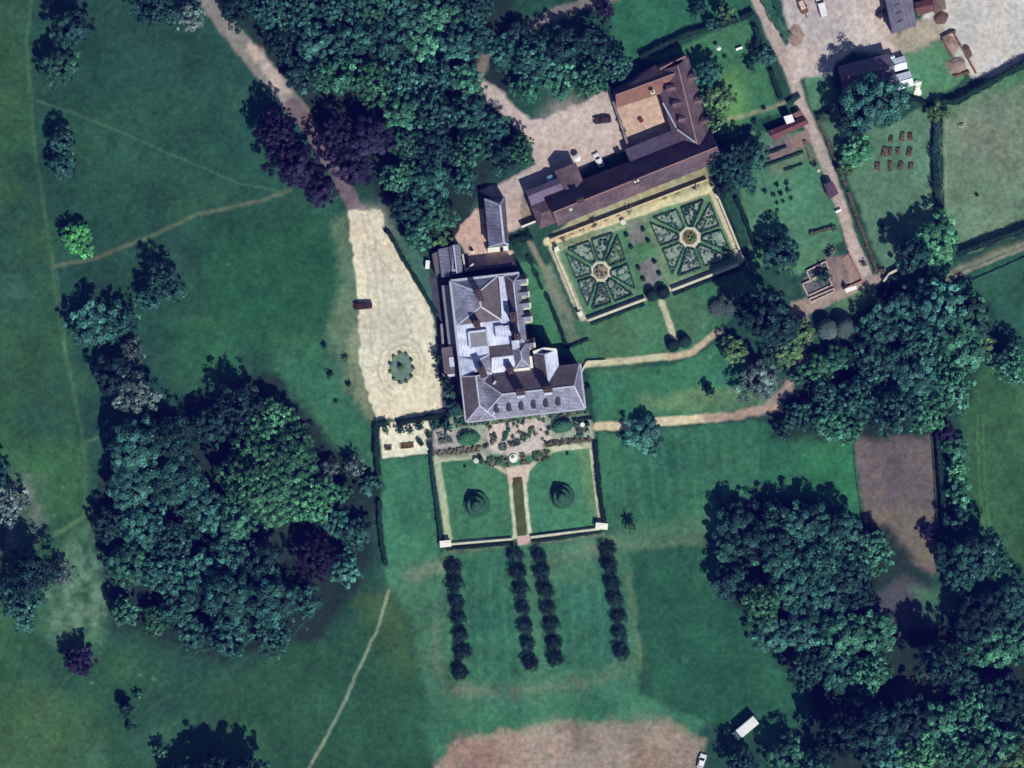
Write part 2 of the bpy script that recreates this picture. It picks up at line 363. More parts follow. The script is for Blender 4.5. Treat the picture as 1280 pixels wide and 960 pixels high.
area([(1066,546),(1164,541),(1170,690),(1166,716),(1120,716),(1080,640)], (106,97,92), 'bare_plot', feather=2, wob=1, grain=.7)
area([(1080,640),(1167,640),(1170,712),(1118,720)], (118,108,88), None, feather=8, wob=4, mottle=(16,1.0,8))
spot((1115,585), 30, (104,92,92), alpha=.6)
area([(536,970),(560,935),(600,920),(650,912),(760,904),(840,908),(882,928),(868,965),(850,1040),(530,1040)], (148,134,116), 'bare_field', feather=6, wob=4, grain=.9)
spot((690,945), 40, (162,146,126), alpha=.5); spot((800,955), 50, (158,140,120), alpha=.6); spot((590,950), 30, (150,116,106), alpha=.6)
strip([(580,925),(650,910),(760,902),(850,908)], 6, (146,138,112), None, feather=5, wob=4, alpha=.7)
area([(340,420),(420,420),(440,480),(470,525),(470,590),(400,560),(350,490)], (52,108,84), 'lawn', feather=14, alpha=.9)
area([(415,280),(436,262),(446,330),(446,420),(458,470),(470,525),(430,490),(408,420),(424,350)], (88,116,94), None, feather=8, wob=4)
area([(432,420),(448,400),(462,490),(472,524),(440,500)], (134,142,110), None, feather=6, wob=4, alpha=.7)
area([(492,288),(505,300),(535,330),(538,345),(550,390),(545,394),(522,362)], (62,106,98), 'lawn', feather=1.5)
# woodland floors
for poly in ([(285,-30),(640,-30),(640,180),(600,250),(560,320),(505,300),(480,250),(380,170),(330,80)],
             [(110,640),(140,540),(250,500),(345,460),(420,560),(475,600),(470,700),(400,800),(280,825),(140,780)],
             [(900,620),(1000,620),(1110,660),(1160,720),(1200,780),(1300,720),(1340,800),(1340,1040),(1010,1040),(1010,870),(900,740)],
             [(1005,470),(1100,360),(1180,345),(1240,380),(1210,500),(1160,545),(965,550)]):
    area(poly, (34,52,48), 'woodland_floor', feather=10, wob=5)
area([(1088,745),(1130,722),(1160,735),(1150,780),(1100,805)], (78,80,84), None, feather=8, alpha=.9)
area([(1110,860),(1190,830),(1210,845),(1150,885)], (66,74,64), None, feather=8, alpha=.8)
area([(1140,735),(1200,735),(1190,765),(1160,780)], (62,104,84), None, feather=10, alpha=.8)
# drive, forecourt, yards
strip([(594,100),(606,72),(640,44),(690,20),(770,-8)], 15, (122,118,110), 'drive', feather=3, wob=2.5, grain=.6)
strip([(255,-6),(290,40),(325,82),(352,112),(374,142)], 24, (130,128,118), 'drive', feather=3, wob=1.5, grain=.6)
strip([(318,62),(345,98),(356,114)], 15, (186,170,158), None, feather=5, wob=4, alpha=.9)
strip([(366,132),(400,178),(428,226),(446,262)], 20, (112,98,100), 'drive', feather=2, wob=1.5, grain=.6)  # duller tone puts the shade of the beeches into the drive colour
area([(436,262),(478,261),(482,288),(500,318),(542,394),(547,430),(550,470),(556,500),(555,516),(500,522),(471,525),(462,498),(450,455),(446,390),(441,330)], (220,212,184), 'gravel_forecourt', feather=1.4, wob=2.4, grain=.5)
area([(446,262),(478,261),(490,320),(520,385),(500,420),(470,360)], (196,192,178), None, feather=18, alpha=.6)
spot((478,410), 30, (192,188,172), alpha=.6); spot((520,450), 26, (220,212,178), alpha=.6); spot((470,350), 14, (192,186,170), alpha=.5); spot((505,500), 24, (222,214,186), alpha=.6)
area([(475,532),(497,532),(538,526),(536,567),(478,573)], (228,224,198), 'patio', feather=1.2, wob=.8, grain=.4)
area([(488,528),(499,528),(499,545),(489,545)], (226,220,196), 'patio', feather=1, wob=.5, grain=.4)
area([(592,96),(625,112),(662,150),(680,150),(745,118),(765,112),(790,185),(735,205),(690,225),(652,240),(652,285),(638,290),(622,250),(598,240),(640,222),(668,205),(660,170),(625,142),(596,112)], (190,174,166), 'stable_yard', feather=2.5, wob=2, grain=.6)
spot((715,165), 38, (198,178,164), alpha=.6); spot((655,260), 16, (192,168,148), alpha=.6)
area([(768,128),(822,110),(848,170),(788,190)], (198,170,150), 'stable_courtyard', feather=1.2, wob=.8, grain=.5)
spot((820,140), 16, (206,176,152), alpha=.6); spot((785,165), 10, (196,172,150), alpha=.7)
area([(596,262),(606,262),(610,312),(640,312),(640,325),(590,330),(575,305),(566,302),(575,280)], (192,164,150), 'service_yard', feather=1.5, wob=1.5, grain=.5)
area([(585,318),(640,312),(645,332),(587,338)], (206,176,160), 'service_yard', feather=1.2, wob=.8, grain=.5)
area([(536,345),(566,345),(572,400),(578,470),(570,515),(552,512),(548,420)], (78,76,86), 'service_yard', feather=1.5, wob=1, grain=.8)  # narrow west court, its shade put into the dark ground colour
strip([(900,-80),(945,-5),(966,42),(990,95),(1010,150),(1030,200),(1048,250),(1065,300),(1086,350)], 15, (176,162,152), 'lane', feather=2, wob=1.2, grain=.6)
area([(962,-60),(1105,-60),(1120,48),(1122,70),(1110,68),(1075,62),(1045,78),(1040,92),(1010,98),(992,100),(980,60),(988,50)], (190,178,170), 'farm_yard', feather=3, wob=2, grain=.6)
spot((1030,40), 30, (182,174,170), alpha=.6); spot((1075,45), 18, (192,186,178), alpha=.6); spot((1000,70), 20, (192,174,162), alpha=.6)
area([(1170,-60),(1340,-60),(1340,40),(1290,70),(1240,96),(1215,98),(1180,48),(1150,46)], (196,192,184), 'farm_yard', feather=3, wob=2, grain=.5)
area([(1110,42),(1180,20),(1190,48),(1140,66),(1122,70)], (158,152,134), 'farm_yard', feather=5, wob=4, grain=.7)
strip([(1084,-5),(1090,25),(1094,52)], 2.2, (214,202,178), None, feather=1.5, alpha=.8)
spot((1245,35), 30, (204,200,190), alpha=.6); spot((1220,60), 22, (186,184,178), alpha=.6)
area([(1010,372),(1086,345),(1106,340),(1104,352),(1060,372),(1014,392),(985,400),(988,378)], (156,140,128), 'path', feather=2, wob=1.5, grain=.6)
area([(1030,322),(1060,318),(1078,352),(1012,378),(1000,355)], (128,112,106), 'kitchen_garden_yard', feather=2, wob=1, grain=.8)
area([(1040,380),(1092,356),(1096,372),(1060,400),(1046,400)], (86,124,92), None, feather=5, alpha=.8)
area([(985,170),(1012,162),(1016,178),(960,205),(962,190)], (132,116,108), 'kitchen_garden_yard', feather=2.5, grain=.8)
area([(950,200),(970,170),(985,165),(985,190)], (118,112,112), None, feather=6, alpha=.8)
strip([(1000,385),(1010,420),(1000,455),(985,485),(960,505)], 12, (146,134,124), 'path', feather=3, wob=2, grain=.6)
spot((1030,470), 14, (140,132,128), alpha=.7)
# garden paths
strip([(732,456),(760,452),(838,446)], 8, (194,186,152), 'path', feather=1.5, grain=.5)
strip([(826,378),(846,426)], 7, (190,186,158), 'path', feather=1.5, grain=.5)
strip([(838,446),(862,442),(900,414)], 7.5, (184,168,142), 'path', feather=2, grain=.5)
strip([(747,534),(800,530),(885,522),(900,521)], 10.5, (204,192,158), 'path', feather=1.5, grain=.5)
strip([(885,522),(930,517),(975,508)], 11, (172,150,130), 'path', feather=3, wob=2, grain=.6)
# walled parterre: paths, lawn plats and the crossing
area([(688,306),(888,240),(930,326),(728,402)], (118,136,108), 'parterre_lawn', feather=2, wob=.8)
area([(700,312),(800,280),(818,372),(735,398)], (82,126,100), None, feather=3)
area([(806,270),(888,246),(922,324),(840,352)], (86,128,100), None, feather=3)
area([(772,288),(806,277),(836,356),(805,368)], (78,126,94), None, feather=2)
area([(784,282),(802,277),(808,302),(790,308)], (120,122,116), None, feather=3); area([(796,332),(820,322),(830,348),(806,360)], (122,122,118), None, feather=3)
for a, b, w, c in (((690,309),(728,397),8,(188,184,158)), ((660,298),(706,388),7,(122,124,104)), ((684,302),(888,236),10,(204,200,160)), ((690,300),(785,268),6,(196,172,140)),
                   ((891,243),(926,324),8,(200,188,158)), ((735,399),(808,372),6,(196,192,168)), ((838,362),(922,329),6,(200,192,158)), ((690,315),(780,284),3,(150,158,130))):
    strip([a, b], w, c, 'path', feather=1.2, wob=.8, grain=.5)
area([(720,268),(880,208),(892,232),(800,262),(700,296),(690,290)], (176,172,132), None, feather=3, wob=2, alpha=.8)
# sunken lawns before the house
area([(544,570),(640,560),(742,552),(757,657),(654,672),(560,682)], (60,116,90), 'lawn', feather=1.2, wob=.6)
area([(720,560),(736,560),(748,650),(740,650)], (84,126,92), None, feather=5)
for a, b, w, c in (((546,573),(561,678),9,(168,180,148)), ((548,575),(604,569),6,(180,186,156)), ((740,556),(752,656),8,(190,190,164)), ((688,562),(740,556),7,(184,188,158)),
                   ((604,571),(620,582),5,(176,176,146)), ((620,582),(632,590),5,(188,180,152)), ((688,564),(672,574),6,(178,180,150)), ((672,574),(660,588),5,(190,182,156)),
                   ((560,679),(640,673),4,(214,212,186)), ((664,672),(750,660),4,(224,222,196)), ((637,596),(644,672),4,(196,200,170)), ((655,594),(662,670),4.5,(204,204,176))):
    strip([a, b], w, c, 'path', feather=1, wob=.5, grain=.5)
area([(632,584),(664,580),(660,602),(636,604)], (206,190,170), 'path', feather=1.5, wob=.5, grain=.5)
area([(646,670),(662,668),(663,680),(648,682)], (196,170,160), 'path', feather=1.2, wob=.5, grain=.5)
strip([(562,690),(640,680)], 6, (110,118,96), None, feather=3, alpha=.7); strip([(664,680),(752,668)], 6, (116,118,96), None, feather=3, alpha=.7)
# turning marks and worn wheel lines in the gravel
for r0, c in ((24,(490,460)),(30,(494,462)),(38,(492,458))):
    strip([(502+r0*math.cos(t)*.8, 460+r0*math.sin(t)) for t in np.linspace(2.0, 6.6, 14)], 2.4, (176,168,146), None, feather=1.4, wob=1.8, alpha=.7)
for pts in ([(452,266),(466,320),(472,380),(478,430)],[(460,266),(474,320),(482,380),(488,426)],[(470,300),(492,360),(512,410),(524,450)],[(454,300),(460,360),(462,420),(472,470)],[(444,384),(480,388),(510,420)]):
    strip(pts, 2.2, (178,174,158), None, feather=1.4, wob=2, alpha=.65)
# drier rims, ruts and tufts of the bare field and bare plot
for k in range(60):
    p = (random.uniform(560,870), random.uniform(914,965)); spot(p, random.uniform(2,7), random.choice([(132,122,98),(176,150,138),(136,112,104),(120,124,92)]), alpha=random.uniform(.2,.6), wob=4)
for k in range(5): strip([(560+k*12,968-k*4),(680,930+k*9),(800,918+k*8),(880,930+k*7)], 1.6, (138,112,102), None, feather=1.4, wob=3, alpha=.4)
for k in range(40):
    p = (random.uniform(1072,1164), random.uniform(552,712)); spot(p, random.uniform(2,6), random.choice([(120,110,84),(90,78,84),(126,108,100),(88,98,74)]), alpha=random.uniform(.2,.6), wob=4)
# faint mowing lines
for k in range(9): strip([(770+k*19,548-k*1.5),(790+k*17,676-k*3)], 5, (64,120,92), None, feather=3, wob=1.5, alpha=.5)
for k in range(14): strip([(544+k*17,716),(550+k*17,846)], 6, (68,120,94), None, feather=3, wob=1.5, alpha=.4)
for k in range(26): a = (random.uniform(80,420), random.uniform(40,460)); strip([a,(a[0]+random.uniform(20,90), a[1]+random.uniform(-40,40))], 1.6, (58,98,82), None, feather=1.6, wob=4, alpha=.35)
for k in range(26): a = (random.uniform(0,380), random.uniform(640,950)); strip([a,(a[0]+random.uniform(20,80), a[1]-random.uniform(20,70))], 1.6, (70,108,76), None, feather=1.6, wob=4, alpha=.35)
for k in range(18): a = (random.uniform(800,960), random.uniform(690,880)); strip([a,(a[0]+random.uniform(-30,50), a[1]+random.uniform(10,60))], 1.6, (50,100,80), None, feather=1.6, wob=4, alpha=.35)
for k in range(90): spot((random.uniform(60,1010), random.uniform(20,950)), random.uniform(1.0,2.6), random.choice([(104,140,112),(24,56,50),(96,128,90)]), alpha=random.uniform(.3,.7), wob=2)
# terrace under the south front
area([(566,522),(728,506),(742,530),(742,552),(640,566),(548,574),(540,540)], (150,160,142), 'terrace', feather=2, wob=1, grain=.9)
area([(612,528),(680,520),(690,548),(672,566),(640,572),(612,560)], (196,186,178), None, feather=4, grain=.8)
area([(540,536),(565,536),(575,556),(552,566),(542,560)], (184,178,174), None, feather=4, grain=.8)
area([(566,524),(610,520),(612,532),(570,536)], (92,138,110), None, feather=4); area([(676,512),(728,506),(736,520),(690,528)], (96,146,134), None, feather=4)
strip([(545,565),(600,560)], 6, (128,110,96), None, feather=2.5); strip([(680,556),(735,549)], 5, (124,104,74), None, feather=2.5)

# fine mottling of the field itself
F2 = 1+GRAIN[..., None]*(0.34*fbm(40, 61, 4)+0.26*fbm(8, 71, 3)+0.20*vnoise(2.6, 77))[..., None]
HUE = (fbm(48, 81, 3)*0.16*GRAIN)[..., None]*np.array([1.0, 0.1, -0.6])
FIELD = FIELD*F2*(1+HUE)
GREENNESS = np.clip((FIELD[..., 1]-FIELD[..., 0])/(FIELD[..., 1]+1e-4), 0, 1)[..., None]
FIELD = FIELD*(1+GREENNESS*np.array([.10, .10, -.20]))
FIELD = np.clip(FIELD+GREENNESS*(FIELD.mean(-1, keepdims=True)-FIELD)*np.array([.16, .10, .06]), 0.002, 0.9)

gm = bpy.data.materials.new('ground_cover'); N, L, b = nodes_of(gm)
at = N.new("ShaderNodeAttribute"); at.attribute_name = 'field'
geo = N.new("ShaderNodeNewGeometry")
def gnoise(sc, det, lo, hi):
    n = N.new("ShaderNodeTexNoise"); n.inputs['Scale'].default_value = sc; n.inputs['Detail'].default_value = det; L.new(geo.outputs['Position'], n.inputs['Vector'])
    r = N.new("ShaderNodeMapRange"); r.inputs[1].default_value = .25; r.inputs[2].default_value = .75; r.inputs[3].default_value = lo; r.inputs[4].default_value = hi
    L.new(n.outputs['Fac'], r.inputs[0]); return r.outputs[0]
g1, g2 = gnoise(0.8, 6, .74, 1.26), gnoise(2.6, 3, .80, 1.20)
mu = N.new("ShaderNodeMath"); mu.operation = 'MULTIPLY'; L.new(g1, mu.inputs[0]); L.new(g2, mu.inputs[1])
sc = N.new("ShaderNodeVectorMath"); sc.operation = 'SCALE'; L.new(at.outputs['Color'], sc.inputs[0]); L.new(mu.outputs[0], sc.inputs['Scale'])
L.new(sc.outputs[0], b.inputs['Base Color']); b.inputs['Roughness'].default_value = 1.0; b.inputs['Specular IOR Level'].default_value = 0.08

VID = np.arange(nx*ny).reshape(ny, nx)
CELLS = np.stack([VID[:-1, :-1], VID[:-1, 1:], VID[1:, 1:], VID[1:, :-1]], -1)
def ground_piece(name, mask):
    q = CELLS[mask]; used, inv = np.unique(q.ravel(), return_inverse=True)
    me = bpy.data.meshes.new(name); me.vertices.add(len(used)); me.loops.add(len(inv)); me.polygons.add(len(q))
    co = np.zeros((len(used), 3), np.float32); co[:, 0] = GXX.ravel()[used]; co[:, 1] = GYY.ravel()[used]
    me.vertices.foreach_set('co', co.ravel()); me.loops.foreach_set('vertex_index', inv.astype(np.int32))
    me.polygons.foreach_set('loop_start', np.arange(0, len(inv), 4, dtype=np.int32))
    me.update(calc_edges=True)
    a = me.attributes.new('field', 'FLOAT_COLOR', 'POINT')
    c = np.ones((len(used), 4), np.float32); c[:, :3] = FIELD.reshape(-1, 3)[used]; a.data.foreach_set('color', c.ravel())
    me.materials.append(gm); o = bpy.data.objects.new(name, me); COL.objects.link(o); return tag(o, kind='structure')
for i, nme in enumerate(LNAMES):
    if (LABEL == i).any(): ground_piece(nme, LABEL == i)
# the land beyond: four plain sheets of grass butting against the mapped ground
far = surf('distant_grass', (0.034, 0.098, 0.056), amt=0.3, scale=0.03, fine=0.3, fscale=0.3, rough=1.0, spec=0.05)
gx1, gy1 = gx[-1], gy[-1]
mb = MB(); B = 3000
for x0, y0, x1, y1 in ((-B,-B,B,GY0), (-B,gy1,B,B), (-B,GY0,GX0,gy1), (gx1,GY0,B,gy1)):
    mb.quad((x0,y0,-.004), (x1,y0,-.004), (x1,y1,-.004), (x0,y1,-.004))
tag(mb.build('countryside', far, loc=(0,0,0)), kind='structure')
# water of the narrow canal between the two sunken lawns, and its stone curb
mb = MB(); mb.prism([(640.5,597),(652.5,595.5),(658,669),(647,670)], -.01, .03)
tag(mb.build('canal_water', WATER), kind='structure')
# ---------------------------------------------------------------- buildings
def roof(mb, quad, ra, rb, ze, zr, mats=(0,0,0,0), under=True):
    """quad = eaves corners A,B,C,D (plan); ridge ra near side DA, rb near side BC. slopes: AB, CD, BC end, DA end"""
    A, B, C, D = [P3(p, ze) for p in quad]; a, b = P3(ra, zr), P3(rb, zr)
    for pts, m in (((A, B, b, a), mats[0]), ((C, D, a, b), mats[1]), ((B, C, b), mats[2]), ((D, A, a), mats[3])):
        n = (pts[1]-pts[0]).cross(pts[-1]-pts[0]); mb.cur = m
        mb.quad(*(pts if n.z >= 0 else pts[::-1]))
    mb.cur = 0
    if under: mb.quad(*[p-Vector((0,0,.02)) for p in (D, C, B, A)])
def caps(mb, quad, ra, rb, ze, zr, w=0.35, hips=True, ridge=True):
    A, B, C, D = [P3(p, ze+.02) for p in quad]; a, b = P3(ra, zr+.03), P3(rb, zr+.03)
    if ridge and (a-b).length > .3: mb.bar(a, b, w, .1)
    if hips:
        for p, q in ((A, a), (D, a), (B, b), (C, b)): mb.bar(p, q, w*.8, .09)
def walls_under(mb, quad, z1, inset=1.6, z0=0.0): mb.prism(shrink(quad, inset), z0, z1)
def stack(parent, p, d, z0, z1, rz, mat, pots=2, name='chimney', white=False):
    mb = MB(); x, y = XY(p)
    mb.box((x, y, (z0+z1)/2), (d[0], d[1], z1-z0), rz); mb.box((x, y, z1+.1), (d[0]+.25, d[1]+.25, .2), rz)
    mb.box((x, y, z0+.3), (d[0]+.2, d[1]+.2, .5), rz)
    c = mb.build(name, mat, parent)
    pm = MB()
    for k in range(pots):
        t = (k-(pots-1)/2)*0.7; L_ = d[1] > d[0]
        ox, oy = (0, t) if L_ else (t, 0); ca, sa = math.cos(rz), math.sin(rz)
        pm.lathe((x+ox*ca-oy*sa, y+ox*sa+oy*ca, z1+.2), [(.2,0),(.24,.08),(.17,.5),(.2,.6)], 8)
    pm.build('chimney_pot', TILE, c)
    if white:
        wm = MB(); wm.box((x, y, z1+.215), (d[0]*1.05, d[1]*.5, .03), rz); wm.build('cap_stone', STONE_W, c)
    return c
def windows(parent, a, b, n, z, w=1.1, h=1.9, off=.04, name='window', d0=.0):
    """n windows along a wall from plan point a to b (outside to the right of a->b)"""
    A, Bv = P3(a), P3(b); d = (Bv-A).normalized(); nrm = Vector((d.y, -d.x, 0)); rz = math.atan2(d.y, d.x)
    for k in range(n):
        c = A+(Bv-A)*((k+.5)/n)+nrm*off
        f = MB()
        for sx, sz, ww, hh in ((0, h/2+.06, w+.24, .12), (0, -h/2-.06, w+.3, .12), (-w/2-.06, 0, .12, h), (w/2+.06, 0, .12, h), (0, 0, .07, h-.01), (0, .1, w-.01, .06)):
            f.box((c.x+d.x*sx, c.y+d.y*sx, z+sz), (ww, .14, hh), rz)
        fo = f.build(name, WHITE, parent)
        g = MB(); g.box((c.x-nrm.x*.01, c.y-nrm.y*.01, z), (w, .06, h), rz); g.build('pane', GLASS, fo)
def door(parent, p, rz, w=1.2, h=2.3, mat=None):
    x, y = XY(p); m = MB(); m.box((x, y, h/2), (w, .16, h), rz); d = m.build('door', mat or WOOD, parent)
    k = MB(); k.box((x+math.cos(rz)*w*.35, y+math.sin(rz)*w*.35, 1.05), (.08, .3, .08), rz); k.build('handle', DARKMETAL, d)

# ---- the manor house, built on its own axes (u east, v south), turned about six degrees
O = (563.5, 352.0); CU, SUu = math.cos(math.radians(6.5)), math.sin(math.radians(6.5))
def H(u, v): return (O[0]+u*CU+v*SUu, O[1]-u*SUu+v*CU)
def R4(u0, v0, u1, v1): return [H(u0, v0), H(u1, v0), H(u1, v1), H(u0, v1)]
HR = math.radians(6.5)
manor = thing('manor_house', 'large rambling slate and lead roofed country house with many chimneys beside the gravel forecourt', 'country house', H(60, 90))
EH = 9.0
w = MB()
for q in (R4(1.5,1,66,119), R4(66,1,85,120), R4(1.5,119.5,146,174.5), R4(94,101,121,119.4)): w.prism(q, 0, EH-.05)
w.build('wall', BRICK, manor)
manor.scale.z = 0.8
deck = MB(); deck.prism(R4(.6,50,67.5,121.5), EH, EH+.25)
deck.prism([H(60,1), H(66.5,1), H(68.5,50), H(58.5,50)], EH, EH+.6)
deck.build('lead_flat', LEAD, manor)
cor = MB()
for a, b in ((H(0,0),H(58,0)), (H(58,0),H(86,0)), (H(0,0),H(0,176)), (H(0,176),H(148,176)), (H(148,176),H(148,121))):
    cor.bar(P3(a, EH-.1), P3(b, EH-.1), .75, .28)
cor.build('cornice', surf('cornice', S(176,182,190), amt=.15), manor)
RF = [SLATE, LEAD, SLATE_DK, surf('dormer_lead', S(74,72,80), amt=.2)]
def manor_roof(q, ra, rb, ze, zr, mats=(0,0,0,0), cap=True, hips=True, name='roof', cw=.4, ridge=True):
    m = MB(); roof(m, q, ra, rb, ze, zr, mats); r = m.build(name, RF, manor)
    if cap: c = MB(); caps(c, q, ra, rb, ze, zr, cw, hips, ridge); c.build('ridge_lead', RIDGE, r)
    return r
def pyr(quad, ra, rb, ze, zr, cw=.45, mats=(0,0,2,0)):     # ridge runs north-south: give corners turned so that DA is the north side
    A, B, C, D = quad; return manor_roof([B, C, D, A], ra, rb, ze, zr, mats, cw=cw)
pyr(R4(1.2,1.2,58,56), H(33,18), H(34,36), EH+.2, 12.4, mats=(2,0,2,0))
pyr(R4(69,1.2,86,90), H(77.5,10), H(77.5,80), EH+.15, 11.4, mats=(0,2,0,0), cw=.28)
m = MB(); m.prism(R4(15,66,38,86), EH+.26, 10.4); f = m.build('flat_roof', LEAD_GR, manor)
m = MB()
for a, b in ((H(15,66),H(15,86)), (H(15,66),H(38,66)), (H(38,66),H(38,86)), (H(15,86),H(38,86))): m.bar(P3(a,10.4), P3(b,10.4), .5, .12)
m.build('kerb', LEAD, f)
manor_roof(R4(38,86,69,119), H(40,101), H(67,101), EH+.3, 10.7, (2,1,0,0), hips=False, cw=.3)
pyr(R4(1.2,96,38,121), H(21,103), H(24,113), EH+.3, 10.9, mats=(0,1,0,1))
pyr(R4(66,84,88,119), H(77,97), H(77,106), EH+.3, 12.6, mats=(0,0,0,0), cw=.25)
manor_roof(R4(16,119.6,148,176), H(48,147.5), H(138,147.5), EH+.2, 13.6, (2,0,0,0))  # darker slate on the north slope puts its shade into the colour
pyr(R4(0,119.8,37,176.3), H(18,121), H(18.5,158), EH+.22, 12.2, mats=(0,2,0,0), cw=.35)
for u in (71, 105): m = MB(); m.prism(R4(u-5,149,u+5,154.5), 12.2, 12.95); m.build('lead_pad', LEAD, manor)  # pale lead pads on the roof just south of two ridge chimneys
for u0, v0 in ((37,163),(36,132)): m = MB(); m.bar(P3(H(u0-4,v0+9),9.6), P3(H(u0+6,v0-2),11.6), .55, .5); m.build('valley_lead', LEAD, manor)
pyr(R4(92,100,122,146), H(106,104), H(107,146), EH+.2, 12.3, mats=(1,2,0,0), cw=.28)  # pale east and dark west slope put sun and shade into the colours
m = MB()
for a, b in ((H(65,119.2),H(86,119.2)), (H(88.4,119),H(88.4,104)), (H(92,100),H(106,97)), (H(106,97),H(121,100))): m.bar(P3(a, EH+.3), P3(b, EH+.3), .7, .9)
m.build('parapet', STONE_W, manor)
# east bays with pale gable copings
for v in (8, 24, 38, 55, 88):
    m = MB(); m.prism(R4(84,v-6,94,v+6), 0, 8.4); bay = m.build('bay', BRICK, manor)
    m = MB(); roof(m, R4(82,v-6.5,95,v+6.5), H(80,v), H(94.5,v), 8.45, 10.6, (2,0,0,0)); m.build('bay_roof', RF, bay)
    m = MB(); m.bar(P3(H(95,v-6.5),8.5), P3(H(95,v),10.7), .45, .35); m.bar(P3(H(95,v),10.7), P3(H(95,v+6.5),8.5), .45, .35); m.bar(P3(H(84,v+6.8),8.5), P3(H(95,v+6.8),8.5), .5, .25)
    m.build('gable_coping', STONE, bay)
# south dormers
for k in range(6):
    u = 39+15.4*k; v = 167
    m = MB(); m.prism(R4(u-2.5,v-7,u+2.5,v+1.6), 10.2, 11.7); dm = m.build('dormer', SLATE_DK, manor)
    m = MB(); roof(m, R4(u-3,v-9,u+3,v+2.2), H(u,v-10), H(u,v+2.1), 11.72, 12.1, (3,3,3,3)); m.build('dormer_roof', RF, dm)
    m = MB(); a = P3(H(u-2,v+1.75),10.45); b = P3(H(u+2,v+1.75),10.45); m.bar(a, b, .06, 1.2); m.build('pane', GLASS, dm)
# roof lanterns and lead boxes between the ranges
for u, v, a, b, h in ((53,69,5,7,1.5), (71.5,88,4.6,5.5,2.2), (62,66,4,3,1.2)):
    m = MB(); m.prism(R4(u-a,v-b,u+a,v+b), EH+.2, EH+.2+h); m.build('roof_lantern', LEAD, manor)
stack(manor, H(34,22), (1.2,2.7), 11.2, 15.4, HR+math.radians(12), BRICK, 3)
stack(manor, H(27,58), (1.3,1.9), 9.2, 14.8, HR+math.radians(6), BRICK, 2)
stack(manor, H(27,117), (1.5,2.6), 9.4, 14.8, HR+math.radians(12), BRICK, 3)
stack(manor, H(71,147), (2.0,1.3), 12.8, 17.4, HR, BRICK, 3)
stack(manor, H(105,147.5), (2.0,1.3), 12.8, 17.4, HR, BRICK, 3)
stack(manor, H(75,78), (1.3,1.6), 10.6, 14.2, HR, BRICK, 2)
stack(manor, H(73,54), (1.5,2.2), 10.4, 14.6, HR, BRICK, 2)
stack(manor, H(62,119), (1.2,1.8), 9.4, 13.6, HR, BRICK, 2)
for vv, zz in ((2.4, 0), (6.2, 0)):
    windows(manor, H(1.5,174.5), H(146,174.5), 9, vv); windows(manor, H(1.5,60), H(1.5,2), 1, vv)
    windows(manor, H(146,174), H(146,122), 3, vv)
door(manor, H(74,174.9), -HR*1.0)
# west side: low annexe, porch and lobby roofs
m = MB(); m.prism(R4(-11,6,1,90), 0, 3.6); m.build('annexe_wall', BRICK, manor)
m = MB(); roof(m, R4(-12,4,1.2,92), H(0,4.2), H(0,91.8), 3.65, 5.0, (0,0,0,0)); m.build('annexe_roof', [LEAD_GR], manor)
m = MB(); m.prism(R4(-20,82,-5,114), 0, 4.6); m.build('porch_wall', STONE, manor)
m = MB(); m.prism(R4(-21,81,-5,115), 4.62, 4.95); pr = m.build('porch_roof', SLATE_DK, manor)
m = MB(); m.prism(R4(-13,94,-7,106), 4.96, 5.3); m.build('porch_lantern', LEAD, pr)
m = MB(); m.bar(P3(H(-24,115.5),3.6), P3(H(-4,115.5),3.6), 1.0, .7); m.build('porch_cornice', LEAD, manor)
m = MB(); m.prism(R4(-5,92,1,140), 0, 4.0); m.build('lobby_wall', BRICK, manor)
m = MB(); m.prism(R4(-6,93,.8,141), 4.02, 4.3); m.build('lobby_roof', SLATE_DK, manor)

# ---- service range north of the house
def simple_house(name, label, cat, quad, ra, rb, ze, zr, roofmat, wallmat, mats=(0,0,0,0), gable=False, capmat=None, cw=.3, hips=True, group=None, inset=1.4):
    c = (sum(p[0] for p in quad)/4, sum(p[1] for p in quad)/4)
    t = thing(name, label, cat, c, group)
    m = MB(); walls_under(m, quad, ze-.03, inset); m.build('wall', wallmat, t)
    m = MB(); roof(m, quad, ra, rb, ze, zr, mats); r = m.build('roof', roofmat if isinstance(roofmat, list) else [roofmat], t)
    if capmat: m = MB(); caps(m, quad, ra, rb, ze, zr, cw, hips); m.build('ridge_cap', capmat, r)
    return t
t = simple_house('service_range', 'low grey slate service wing joined between the forecourt lawn and the pink service yard', 'outbuilding',
    [(561,309),(575,305),(579,341),(565,344)], (567,307), (571.5,342), 4.6, 6.4, [SLATE, TILE], BRICK, (0,0,0,0), capmat=RIDGE, hips=False)
m = MB(); m.prism([(549,313),(560.5,309.5),(564.5,344),(553,346)], 0, 3.9); w2 = m.build('lower_wall', BRICK, t)
m = MB(); roof(m, [(560.4,309),(564.6,345),(552,347),(548,312)], (558,310), (562,346), 3.95, 5.2, (0,0,0,0)); m.build('lower_roof', [SLATE], t)
m = MB(); m.prism([(540,318),(547.5,314.5),(551,340),(545,345)], 0, 3.0); m.build('lean_to', SLATE_DK, t)
m = MB(); m.bar(P3((578.5,318),3.2), P3((582,339),3.2), .4, .5); m.bar(P3((582,339),3.2), P3((592,330),3.2), .4, .5); m.build('yard_wall', STUCCO, t)
# low corridor between the house and the yard
t = thing('link_corridor', 'narrow dark flat roofed corridor along the north face of the manor house', 'corridor', (615,338))
m = MB(); m.prism([(583,335.5),(642,328.5),(642.5,332),(583.6,339)], 0, 3.0); m.build('wall', BRICK, t)
m = MB(); m.prism([(582.5,335.2),(642.3,328.2),(642.8,332.3),(583.7,339.3)], 3.02, 3.25); m.build('roof', SLATE_DK, t)
